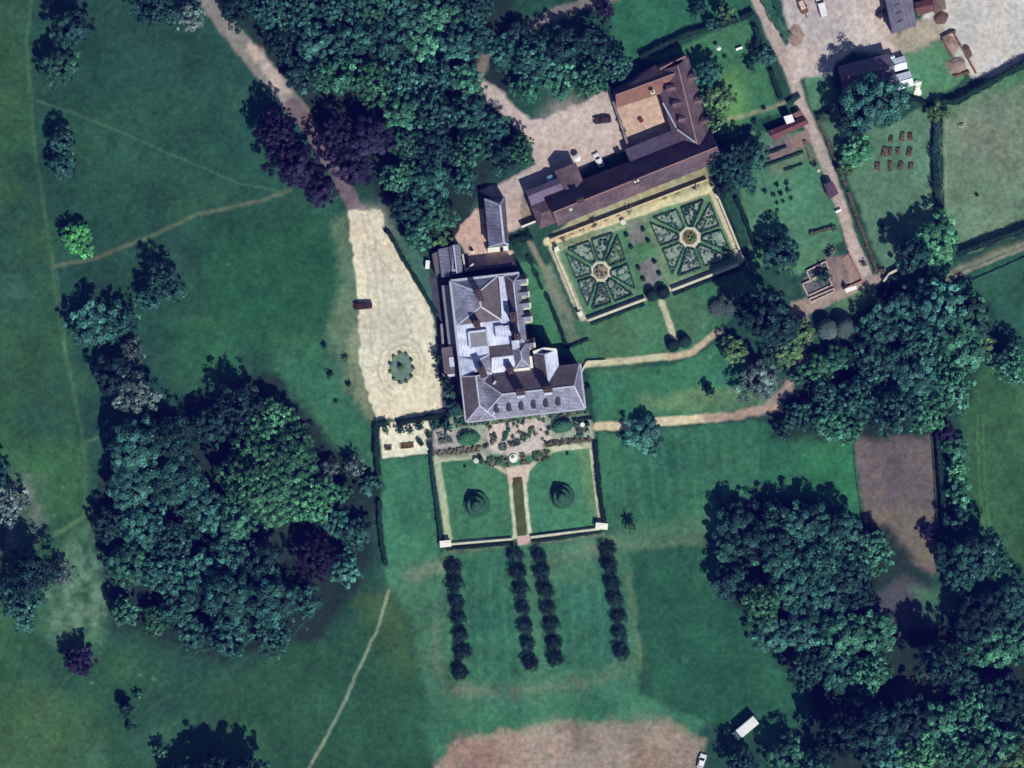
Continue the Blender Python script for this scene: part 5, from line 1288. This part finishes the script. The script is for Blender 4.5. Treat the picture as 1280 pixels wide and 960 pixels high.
EARTH = surf('bed_earth', S(150,160,146), rough=1, amt=.40, scale=1.2, fine=.4, fscale=5, tint=S(92,118,104))
def quarter(nm, nw, ne, se, sw, ctr, ring, centre_mat, centre_kind):
    def Q(a, b):                                       # a, b in -1..1 across the quarter
        s_, t_ = (a+1)/2, (b+1)/2; return lerp(lerp(nw, ne, s_), lerp(sw, se, s_), t_)
    bil0 = Q(0, 0); sh = (ctr[0]-bil0[0], ctr[1]-bil0[1])
    def QQ(a, b): x, y = Q(a, b); f = 1-max(abs(a), abs(b)); return (x+sh[0]*f, y+sh[1]*f)
    for k in range(8):
        a0, a1 = math.radians(-90+45*k+4.5), math.radians(-90+45*(k+1)-4.5)
        def out(a, m_): s_ = m_/max(abs(math.cos(a)), abs(math.sin(a))); return QQ(math.cos(a)*s_, math.sin(a)*s_)
        ai0, ai1 = math.radians(-90+45*k+9), math.radians(-90+45*(k+1)-9)
        poly = [QQ(math.cos(ai0)*.38, math.sin(ai0)*.38), out(a0, .985), out(a1, .985), QQ(math.cos(ai1)*.38, math.sin(ai1)*.38)]
        c = (sum(p[0] for p in poly)/4, sum(p[1] for p in poly)/4)
        t = thing('flower_bed', f'wedge shaped box edged bed in the {nm} parterre quarter, its {"upper" if k in (0,7) else "right hand" if k in (1,2) else "lower" if k in (3,4) else "left hand"} side, {"first" if k % 2 == 0 else "second"} clockwise', 'flower bed', c, 'wedge beds of the parterre')
        soil_patch(t, poly, EARTH)
        hedge([(p_[0]+random.uniform(-.8,.8), p_[1]+random.uniform(-.8,.8)) for p_ in poly], random.uniform(.9,1.5), random.uniform(.45,.75), '', 'edge', name='box_edging', closed=True, parent=t, dens=1.0)
        plants(t, shrink(poly, 1.6), random.choice([14,22,30,36]), ['mid','grey','olive','grey','blue','mid','grey','dim'][(k*3+len(nm)) % 8], hmax=.7, leaf=.17, rr=(.2,.5))
    t = thing('round_bed', f'round bed inside the pale octagon path of the {nm} parterre quarter', 'flower bed', ctr)
    oc = [(ctr[0]+ring*math.cos(i*math.pi/4+.4), ctr[1]+ring*math.sin(i*math.pi/4+.4)) for i in range(8)]
    inn = [lerp(ctr, p, .68) for p in oc]
    m = MB(); m.prism(oc, -.02, .05); m.build('octagon_path', surf('pale_gravel', S(206,202,180), rough=1, amt=.12, scale=1, fine=.15), t)
    m = MB(); m.prism(inn, .02, .35); m.build('raised_edge', surf('bed_kerb', S(128,124,96), amt=.25), t)
    m = MB(); m.prism([lerp(ctr, p, .58) for p in oc], .3, .42); m.build('soil', centre_mat, t)
    plants(t, [lerp(ctr, p, .5) for p in oc], 14, centre_kind, hmax=.9, leaf=.18, rr=(.2,.45)).location.z = .4
quarter('western', (705,312), (771,289), (796,366), (737,389), (751,340), 14, surf('pale_bed_earth', S(150,134,112), amt=.3, scale=2), 'rust')
quarter('eastern', (811,273), (885,248), (917,321), (842,348), (862.5,297), 14, surf('bronze_earth', S(112,94,58), amt=.3, scale=2), 'olive')

# round bed in the forecourt
t = thing('forecourt_bed', 'round planted island with scalloped edge in the middle of the gravel forecourt', 'flower bed', (502,460))
m = MB(); ring = [(502+(14.5+1.2*math.cos(8*a))*math.cos(a), 460+(19+1.2*math.cos(8*a))*math.sin(a)) for a in np.linspace(0, 2*math.pi, 49)[:-1]]
m.prism(ring, -.02, .12); m.build('raised_turf', surf('bed_turf', S(110,128,108), rough=1, amt=.25, scale=1, fine=.3, fscale=5, tint=S(92,116,108)), t)
for k in range(11):
    a = k*2*math.pi/11; dome((502+14.5*math.cos(a), 460+18.5*math.sin(a)), 2.3, .7, '', 'olive' if k % 3 else 'grey', name='edge_plant', parent=t, leaf=.14)
dome((501,459), 4.5, .9, '', 'olive', name='centre_plant', parent=t, leaf=.16)
dome((500,457), 2.2, 1.3, '', 'yew', name='centre_bush', parent=t, leaf=.14)
# patio planters
for q, lab in (([(480.5,556.5),(490,556),(490,563),(480.8,563.8)],'small square bed of orange brown earth on the white patio'), ([(499.5,554.5),(517.5,552.5),(517.8,559.5),(500,561.5)],'long bed of orange brown earth on the white patio')):
    t = thing('patio_bed', lab, 'flower bed', lerp(q[0], q[2], .5)); m = MB(); m.prism(q, 0, .3); m.build('kerb', STONE, t)
    m = MB(); m.prism(shrink(q, .6), .1, .36); m.build('soil', TERRA, t); plants(t, shrink(q, 1), 18, 'rust', hmax=.5, leaf=.14, rr=(.15,.3)).location.z = .3
# terrace beds
TB = [([(612,545),(618,541),(621,551),(615,556)],'rust','narrow brown bed at the west end of the terrace fan'), ([(630,540),(638,536),(634,548),(628,552)],'mid','dark slanting bed left of the terrace middle'),
 ([(650,548),(655,541),(660,543),(655,552)],'rust','dark slanting bed right of the terrace middle'), ([(662,536),(668,532),(664,545),(659,547)],'olive','slanting bed at the right of the terrace fan'),
 ([(640,552),(648,549),(650,556),(641,558)],'grey','pale bed in the centre of the terrace fan'), ([(624,556),(633,555),(634,561),(625,563)],'grey','pale bed below the slanting beds of the terrace'),
 ([(610,572),(630,570),(626,582),(606,584)],'olive','half round olive bed at the corner of the western sunken lawn'), ([(664,566),(688,562),(686,574),(670,578)],'olive','half round olive bed at the corner of the eastern sunken lawn'),
 ([(547,563),(600,558),(600,565),(548,570)],'rust','long brown border above the western sunken lawn'), ([(680,552),(738,546),(739,551),(682,559)],'rust','long ochre border above the eastern sunken lawn'),
 ([(568,524),(610,520),(611,530),(570,534)],'mid','green border below the west end of the manor south front'), ([(676,514),(728,507),(733,516),(690,526)],'mid','teal border below the east end of the manor south front'),
 ([(612,522),(674,513),(676,521),(614,531)],'olive','olive border below the middle of the manor south front'), ([(546,540),(560,543),(566,553),(548,556)],'grey','grey planted square at the west end of the terrace'),
 ([(631,570),(635,570),(636,584),(632,584)],'rust','narrow planted strip left of the terrace steps'), ([(651,568),(656,567),(657,580),(652,581)],'rust','narrow planted strip right of the terrace steps'),
 ([(718,530),(734,527),(736,540),(722,543)],'grey','grey planted square at the east end of the terrace'), ([(690,304),(694,303),(726,388),(722,390)],'olive','x')]
for poly, kind, lab in TB:
    if lab == 'x': continue
    t = thing('flower_bed', lab, 'flower bed', (sum(p[0] for p in poly)/4, sum(p[1] for p in poly)/4), None)
    soil_patch(t, poly, surf('terrace_earth', S(120,104,92), rough=1, amt=.35, scale=1.5, tint=S(92,100,84)))
    plants(t, poly, int(10+Vector((poly[1][0]-poly[0][0], poly[1][1]-poly[0][1])).length*1.1), kind, hmax=.9, leaf=.18, rr=(.25,.55))
g_ = random.Random(21)
for k in range(80):
    p = (g_.uniform(572,736), 0); p = (p[0], g_.uniform(527,556)-(p[0]-640)*.1)
    if 570 < p[0] < 606 and 532 < p[1] < 558 or 688 < p[0] < 722 and 520 < p[1] < 545: continue
    tree(p, g_.uniform(1.4,3.2), g_.choice(['grey','olive','mid','grey','rust','grey','dim']), 'small shrub in the gravel of the planted terrace below the manor', 'round', 1, name='terrace_shrub', cat='shrub', group='small shrubs of the terrace planting')
# climbing plants on the long garden wall
for k, (x, y) in enumerate([(703,297),(713,291),(726,286),(742,280),(757,274),(772,268),(786,263),(830,247),(846,241),(868,233)]):
    tree((x, y), 3.5 if k % 3 else 5, 'rust', ['brown climber at the west end of the long garden wall','low brown climber second on the long garden wall','wide brown climber third on the long garden wall','tall brown climber above the upper edge of the western parterre','brown climber just left of the white urn','brown climber right of the white urn','brown climber near the middle of the long garden wall','brown climber over the upper edge of the eastern parterre','large brown climber near the east end of the long garden wall','last brown climber at the east end of the long garden wall'][k], 'round', 1, name='climbing_plant', cat='plant')

# raised beds in the orchard, one made, the rest copied
rb = [(1114,174),(1128,171),(1138,171),(1106,190),(1113,190),(1123,189),(1137,190),(1097,208),(1113,208),(1126,207),(1139,208)]
base = thing('raised_bed', 'x', 'raised bed', rb[0], 'timber raised beds in the orchard')
m = MB(); x, y = XY(rb[0])
for dx, dy, a, b in ((-.5,0,.08,1.9),(.5,0,.08,1.9),(0,.99,1.08,.08),(0,-.99,1.08,.08)): m.box((x+dx, y+dy, .25), (a, b, .5))
m.build('timber_frame', surf('stained_timber', S(112,94,82), amt=.3, scale=2, coords='obj'), base)
m = MB(); m.box((x, y, .2), (.9, 1.85, .4)); m.build('soil', SOIL, base)
plants(base, [(rb[0][0]-2,rb[0][1]-4),(rb[0][0]+2,rb[0][1]-4),(rb[0][0]+2,rb[0][1]+4),(rb[0][0]-2,rb[0][1]+4)], 9, 'rust', hmax=.5, leaf=.14, rr=(.15,.3)).location.z = .35
RL = ['left bed of the top row','middle bed of the top row','right bed of the top row','far left bed of the middle row','second bed of the middle row','third bed of the middle row','right bed of the middle row','left bed of the bottom row','second bed of the bottom row','third bed of the bottom row','right bed of the bottom row']
for k, p in enumerate(rb):
    if k == 0: o = base
    else:
        o = base.copy(); COL.objects.link(o)
        for chd in list(base.children): c2 = chd.copy(); COL.objects.link(c2); c2.parent = o
        o.location = (*XY(p), 0)
    o.rotation_euler.z = -.08+.14*((k*7) % 3-1); o.scale = (1+.12*((k*5) % 4-1.5), 1+.1*((k*3) % 5-2), 1); o['label'] = 'brown timber raised bed in the orchard, '+RL[k]

# cold frames in the kitchen garden
BRK = surf('frame_brick', S(196,176,160), amt=.2)
for q, lab in (([(1008,339),(1032,327),(1036,337),(1013,350)],'brick cold frame pit, upper one beside the lane'), ([(1003,355),(1034,342),(1040,356),(1010,370)],'brick cold frame pit, middle and widest one'), ([(1011,374),(1042,361),(1043,364.5),(1013,378)],'narrow brick trough below the widest cold frame')):
    t = thing('cold_frame', lab, 'cold frame', lerp(q[0], q[2], .5), 'brick cold frames in the kitchen garden')
    m = MB()
    for a, b in zip(q, q[1:]+q[:1]): m.bar(P3(a), P3(b), .32, .75)
    m.build('brick_wall', BRK, t)
    m = MB(); m.prism(shrink(q, 1.0), 0, .25); m.build('soil', surf('frame_soil', S(104,104,108), amt=.3), t)
    plants(t, shrink(q, 1.5), 8, 'dim', hmax=.5, leaf=.15, rr=(.15,.35)).location.z = .2
t = thing('compost_bay', 'brick edged brown bay along the lane beside the cold frames', 'compost bay', (1066,338))
m = MB(); m.bar(P3((1061,316)), P3((1078,351)), .35, .8); m.bar(P3((1078,351)), P3((1058,360)), .35, .8); m.build('brick_wall', surf('orange_brick', S(176,128,100), amt=.25), t)
m = MB(); m.prism([(1053,322),(1060,318),(1076,350),(1062,356)], -.02, .18); m.build('heap', RUBBLE, t)
t = thing('glass_frame', 'white glazed low frame beside the end of the lane', 'cold frame', (1064,362))
m = MB(); m.prism([(1055,361),(1070,356.5),(1071,361),(1058,366)], 0, .6); m.build('base', WHITE, t)
m = MB(); m.prism([(1055.4,361.3),(1069.7,357),(1070.6,360.7),(1058,365.4)], .61, .68); m.build('lid', WHITE, t)

# ---------------------------------------------------------------- vehicles
def paint(name, c): return surf(name, c, rough=.3, amt=.04, scale=2, fine=.03, spec=.5, coords='obj')
def vehicle(p, ang, L_, W_, kind, mat, label, cat='car', name='parked_car', lights=True):
    """built at the origin along +x, then moved and turned"""
    t = bpy.data.objects.new(name, None); COL.objects.link(t); tag(t, label, cat)
    m = MB(); prof = {'car': [(-.5,.35,.75),(-.48,.3,.95),(-.2,.3,1.0),(.18,.3,1.0),(.44,.3,.88),(.5,.35,.7)], 'van': [(-.5,.35,1.0),(-.49,.3,1.15),(0,.3,1.15),(.25,.3,1.12),(.44,.3,1.0),(.5,.35,.8)]}['van' if kind != 'car' else 'car']
    n0 = 0; rings = []
    for fx, zb, zt in prof:
        w2 = W_/2*(.86 if abs(fx) > .47 else 1); x = fx*L_
        rings.append([(x,-w2,zb),(x,-w2*1.0,zt*.75),(x,-w2*.9,zt),(x,w2*.9,zt),(x,w2*1.0,zt*.75),(x,w2,zb)])
    def loft(mb, rs):
        n = len(mb.v); k = len(rs[0])
        for r_ in rs: mb.v += r_
        for i in range(len(rs)-1):
            for j in range(k): mb.f.append((n+i*k+j, n+i*k+(j+1) % k, n+(i+1)*k+(j+1) % k, n+(i+1)*k+j)); mb.mi.append(0)
        mb.f.append(tuple(n+j for j in range(k))); mb.f.append(tuple(n+(len(rs)-1)*k+j for j in reversed(range(k)))); mb.mi += [0, 0]
    loft(m, rings); body = m.build('body', mat, t, smooth=False)
    if kind == 'car': cab = [(-.44,.9,.70),(-.33,1.42,.62),(.02,1.46,.62),(.22,.98,.74)]
    else: cab = [(-.49,1.1,.86),(-.46,1.85,.80),(.16,1.9,.80),(.33,1.1,.84)]
    m = MB(); rs = []
    for fx, z, ww in cab: rs.append([(fx*L_,-W_*ww/2,min(z,.93)),(fx*L_,-W_*ww/2*.97,z),(fx*L_,W_*ww/2*.97,z),(fx*L_,W_*ww/2,min(z,.93))])
    loft(m, rs); g = m.build('cabin_glass', GLASS, t)
    x0, x1 = (cab[1][0]-.02)*L_, (cab[2][0]+.02)*L_; zt = cab[2][1]
    m = MB(); m.box(((x0+x1)/2, 0, zt+.03), (x1-x0, W_*cab[1][2]*.98, .07)); m.build('roof_panel', mat, t)
    for sx in (-.32, .32):
        for sy in (-1, 1):
            m = MB(); k = 14; n = len(m.v)
            for yy in (-.11, .11): m.v += [(sx*L_+.33*math.cos(2*math.pi*i/k), sy*W_*.44+yy, .33+.33*math.sin(2*math.pi*i/k)) for i in range(k)]
            m.f = [tuple(range(k)), tuple(range(2*k-1, k-1, -1))]+[(i, k+i, k+(i+1) % k, (i+1) % k) for i in range(k)]; m.mi = [0]*len(m.f)
            wh = m.build('wheel', BLACK, t)
            m = MB(); m.box((sx*L_, sy*(W_*.44+.115), .33), (.34, .03, .34)); m.build('rim', DARKMETAL, wh)
    for sy in (-1, 1):
        m = MB(); m.box((L_*.485, sy*W_*.33, .72), (.12, .35, .14)); m.build('headlight', surf('lamp_glass', (.7,.7,.68), rough=.15), t)
        m = MB(); m.box((-L_*.495, sy*W_*.36, .8), (.08, .25, .18)); m.build('tail_light', surf('tail_red', (.35,.02,.02), rough=.3), t)
        m = MB(); m.box((L_*.2, sy*(W_*.5+.08), 1.0), (.12, .2, .14)); m.build('mirror', mat, t)
    t.location = (*XY(p), 0); t.rotation_euler = (0, 0, ang); return t
vehicle((454,382), math.radians(6), 4.6, 1.9, 'car', paint('maroon_paint', (.055,.018,.014)), 'dark maroon car parked at the west edge of the gravel forecourt')
vehicle((753,150), math.radians(186), 4.4, 1.8, 'car', paint('dark_brown_paint', (.05,.028,.022)), 'dark brown car parked in the stable yard near the courtyard gate')
vehicle((748,200), math.radians(118), 3.7, 1.7, 'car', paint('white_car_paint', (.78,.79,.80)), 'small white car parked against the stable block half in shadow')
vehicle((1027,9), math.radians(105), 5.2, 2.0, 'van', paint('white_van_paint', (.80,.80,.79)), 'white van parked in the farm yard at the top edge', 'van', 'parked_van')
vehicle((877,951), math.radians(72), 3.6, 1.7, 'car', paint('white_car_paint2', (.82,.82,.82)), 'white car at the bottom edge beside the bare field')
vehicle((1101,17), math.radians(60), 2.6, 1.4, 'car', paint('charcoal_paint', (.03,.03,.035)), 'tiny dark utility car next to the grey barn', 'utility car', 'utility_car')
# horse lorry
t = bpy.data.objects.new('horse_lorry', None); COL.objects.link(t); tag(t, 'long white lorry with a dark windscreen parked on the grass at the bottom right', 'lorry')
WP = paint('lorry_white', (.82,.82,.81))
m = MB(); m.box((-.7,0,1.95),(5.6,2.4,2.5)); m.build('box_body', WP, t)
m = MB(); m.box((-.7,0,3.23),(5.3,2.2,.07)); rf = m.build('roof_panel', WP, t)
m = MB()
for k in range(4): m.box((-2.9+k*1.45,0,3.275),(.08,2.15,.03))
m.build('roof_rib', surf('lorry_rib', (.6,.6,.6)), rf)
m = MB(); m.box((2.75,0,1.35),(1.2,2.1,1.5)); m.box((2.6,0,2.2),(.85,1.95,.4), taper=.9); m.build('cab', WP, t)
m = MB(); m.box((3.12,0,1.95),(.5,1.8,.62), taper=.8); m.build('windscreen', GLASS, t)
m = MB(); m.box((-.1,0,.6),(6.2,1.2,.25)); m.build('chassis', DARKMETAL, t)
for sx in (-2.2, 2.6):
    for sy in (-1, 1):
        m = MB(); k = 14; m.v = [(sx+.45*math.cos(2*math.pi*i/k), sy*1.0+yy, .45+.45*math.sin(2*math.pi*i/k)) for yy in (-.14,.14) for i in range(k)]
        m.f = [tuple(range(k)), tuple(range(2*k-1, k-1, -1))]+[(i, k+i, k+(i+1) % k, (i+1) % k) for i in range(k)]; m.mi = [0]*len(m.f); m.build('wheel', BLACK, t)
for sy in (-1, 1):
    m = MB(); m.box((3.36,sy*.8,1.0),(.06,.3,.2)); m.build('headlight', surf('lamp_glass', (.7,.7,.68)), t)
    m = MB(); m.box((3.1,sy*1.2,1.9),(.1,.2,.35)); m.build('mirror', DARKMETAL, t)
t.location = (*XY((931,910)), 0); t.rotation_euler = (0, 0, math.radians(220))
# farm trailer with a load
t = thing('farm_trailer', 'tan loaded farm trailer in the top corner of the yard near the green hedge', 'trailer', (1003,8))
x, y = XY((1003,8)); a = math.radians(112)
m = MB(); m.box((x,y,.75),(3.8,1.7,.2),a); m.build('bed', WOOD, t)
m = MB()
for s_ in (-1,1): m.box((x-math.sin(a)*.85*s_, y+math.cos(a)*.85*s_, 1.05),(3.8,.08,.5),a)
m.build('side_board', WOOD, t)
m = MB(); m.box((x+.4*math.cos(a),y+.4*math.sin(a),1.1),(2.4,1.4,.5),a,.8); m.build('load', surf('pale_load', S(214,190,170), amt=.3, scale=2), t)
m = MB(); m.box((x-2.6*math.cos(a),y-2.6*math.sin(a),.55),(1.6,.12,.12),a); m.build('drawbar', DARKMETAL, t)
for s_ in (-1,1): m = MB(); m.box((x-math.sin(a)*.98*s_, y+math.cos(a)*.98*s_, .36),(.7,.2,.7),a); m.build('wheel', BLACK, t)

# ---------------------------------------------------------------- small garden things
def parasol(p, r, label, mat=WHITE):
    t = thing('parasol', label, 'parasol', p); x, y = XY(p)
    m = MB(); m.lathe((x,y,0), [(.03,0),(.03,2.4)], 8); m.build('pole', DARKMETAL, t)
    m = MB(); m.lathe((x,y,0), [(.3,0),(.3,.08),(.05,.12)], 10); m.build('foot', DARKMETAL, t)
    m = MB(); m.lathe((x,y,2.1), [(r,0),(r*.98,.03),(r*.5,.28),(.05,.5)], 8); m.build('canopy', mat, t)
parasol((721.5,198), .95, 'open white parasol by the stable block beside the small white car')
parasol((898,61), .62, 'small open white parasol on the east garden lawn')
t = thing('garden_urn', 'white round urn on the long garden wall walk at the middle of the parterre', 'urn', (779,278)); x, y = XY((779,278))
m = MB(); m.lathe((x,y,0), [(.45,0),(.45,.3),(.25,.4),(.3,.6),(.62,1.0),(.68,1.1)], 12); m.build('bowl', STONE_W, t)
m = MB(); m.lathe((x,y,1.1), [(.58,0),(.4,.04)], 12); m.build('soil', surf('pale_soil', S(220,220,200)), t)
t = thing('garden_urn', 'white urn at the corner of the terrace by the western sunken lawn', 'urn', (595.5,576)); x, y = XY((595.5,576))
m = MB(); m.lathe((x,y,0), [(.5,0),(.5,.4),(.25,.5),(.3,.7),(.6,1.1),(.66,1.2)], 12); m.build('bowl', STONE_W, t)
m = MB(); m.lathe((x,y,1.2), [(.55,0),(.35,.05)], 12); m.build('planting', surf('pale_planting', S(190,215,200)), t)
dome((601,575),3.2,1.6,'dark clipped cone beside the white urn on the terrace','yew', sy=1.7, rz=.15)
t = thing('garden_urn', 'white urn beside the dark round bush at the east end of the terrace', 'urn', (728,531)); x, y = XY((728,531))
m = MB(); m.lathe((x,y,0), [(.5,0),(.5,.4),(.25,.5),(.3,.7),(.55,1.1),(.6,1.2)], 12); m.build('bowl', STONE_W, t)
dome((734,530),3,1.4,'dark round bush beside the white urn at the east end of the terrace','yew')
t = thing('garden_fountain', 'white round fountain basin at the head of the canal on the terrace', 'fountain', (642,573)); x, y = XY((642,573))
m = MB(); m.lathe((x,y,0), [(1.1,0),(1.1,.4),(.95,.42),(.9,.3)], 16); m.build('basin', STONE_W, t)
m = MB(); m.lathe((x,y,.3), [(.25,0),(.15,.4),(.5,.6),(.1,.9)], 12); m.build('bowl', STONE_W, t)
def bench(p, rz, label, mat=WHITE, L_=1.7):
    t = thing('garden_bench', label, 'bench', p); x, y = XY(p); ca, sa = math.cos(rz), math.sin(rz)
    m = MB(); m.box((x,y,.45),(L_,.5,.06),rz); m.build('seat', mat, t)
    m = MB(); m.box((x-sa*.25,y+ca*.25,.7),(L_,.06,.5),rz); m.build('backrest', mat, t)
    for s_ in (-1,1):
        for q in (-1,1): m = MB(); lx, ly = s_*L_*.45, q*.2; m.box((x+ca*lx-sa*ly,y+sa*lx+ca*ly,.21),(.07,.07,.42),rz); m.build('leg', mat, t)
bench((924,61), math.radians(20), 'white garden bench on the east garden lawn beside the dark round shrub')
bench((1048,264), math.radians(25), 'white bench at the lower bend of the farm lane', L_=1.5)
m = MB()
for k in range(3):
    m.lathe((*XY((1147,104+k*6)),0), [((.95,.7,1.0)[k],0),((.85,.55,.9)[k],.5+.2*(k%2)),(.3,.9-.2*k),(.05,1.0-.2*k)], 12, .2, .4, 1.1, .9)
tag(m.build('tarpaulin_heap', surf('white_tarpaulin', S(240,246,226), rough=.6, amt=.08)), 'white crumpled tarpaulin covering a heap below the glasshouses', 'tarpaulin')
def tank(p, r, h, label, mat=WHITE, name='water_tank'):
    t = thing(name, label, 'tank', p); x, y = XY(p)
    m = MB(); m.lathe((x,y,0), [(r,0),(r,h*.9),(r*.85,h)], 14); m.build('shell', mat, t)
    m = MB(); m.lathe((x,y,h), [(r*.3,0),(r*.3,.08)], 10); m.build('lid', mat, t)
tank((1101,86), .75, 1.6, 'small white water tank on the south side of the workshop')
tank((1172,126), .55, 1.2, 'small white round tank in the paddock corner hedge')
t = thing('oil_tank', 'white oil tank at the west end of the service wing', 'tank', (534.5,331)); x, y = XY((534.5,331))
m = MB(); m.box((x,y,.9),(1.0,2.1,1.2),-.1); m.build('shell', WHITE, t)
for s_ in (-.7,.7): m = MB(); m.box((x,y+s_,.15),(1.0,.2,.3),-.1); m.build('support', STONE, t)
t = thing('water_trough', 'white water trough alone in the paddock', 'trough', (1202,157)); x, y = XY((1202,157))
m = MB(); m.box((x,y,.3),(1.5,.6,.6),.3); m.build('trough_body', WHITE, t)
m = MB(); m.box((x,y,.61),(1.35,.45,.02),.3); m.build('water_surface', WATER, t)
t = thing('garden_table', 'small round dark table in the middle of the stable courtyard', 'table', (801,150.5)); x, y = XY((801,150.5))
m = MB(); m.lathe((x,y,.70), [(.62,0),(.62,.05)], 14); m.build('table_top', surf('brown_top', S(110,50,34), amt=.2), t)
m = MB(); m.lathe((x,y,0), [(.3,0),(.06,.1),(.06,.70)], 8); m.build('pedestal', DARKMETAL, t)
t = thing('flower_pot', 'white pot with a dark bush in the pink service yard', 'pot', (590,314)); x, y = XY((590,314))
m = MB(); m.lathe((x,y,0), [(.35,0),(.5,.7),(.45,.72)], 12); m.build('pot', WHITE, t)
dome((590,313), 1.8, 1.3, '', 'yew', name='bush', parent=t, leaf=.14)
for p, lab in (((1023,213),'white stone at the lane edge below the dark shrub'), ((1018.5,207),'x')):
    if lab == 'x': continue
    m = MB(); m.lathe((*XY(p),0), [(.5,0),(.45,.25),(.2,.4)], 9, .2); tag(m.build('boulder', STONE), lab, 'stone')
# post and rail fences
def fence(pts, label, step=3.0, h=1.1):
    t = thing('rail_fence', label, 'fence', pts[0]); m = MB(); r_ = MB()
    posts = []
    for a, b in zip(pts[:-1], pts[1:]):
        A, Bq = P3(a), P3(b); n = max(1, int((Bq-A).length/step))
        for k in range(n): posts.append(A.lerp(Bq, k/n))
        for z in (.5, .95): r_.bar(A+Vector((0,0,z)), Bq+Vector((0,0,z)), .05, .1)
    posts.append(P3(pts[-1])); r_.build('rail', WOOD, t)
    pm = MB(); pm.box((posts[0].x, posts[0].y, h/2), (.12,.12,h)); p0 = pm.build('post', WOOD, t)
    for q in posts[1:]:
        o = p0.copy(); COL.objects.link(o); o.parent = t; o.location = q-posts[0]
fence([(1165,546),(1169,600),(1172,690)], 'grey post and rail fence down the east side of the bare plot')
fence([(1067,546),(1070,590),(1077,640)], 'grey post and rail fence down the west side of the bare plot')
fence([(1178,152),(1179,200),(1181,262)], 'pale post and rail fence inside the west side of the paddock')
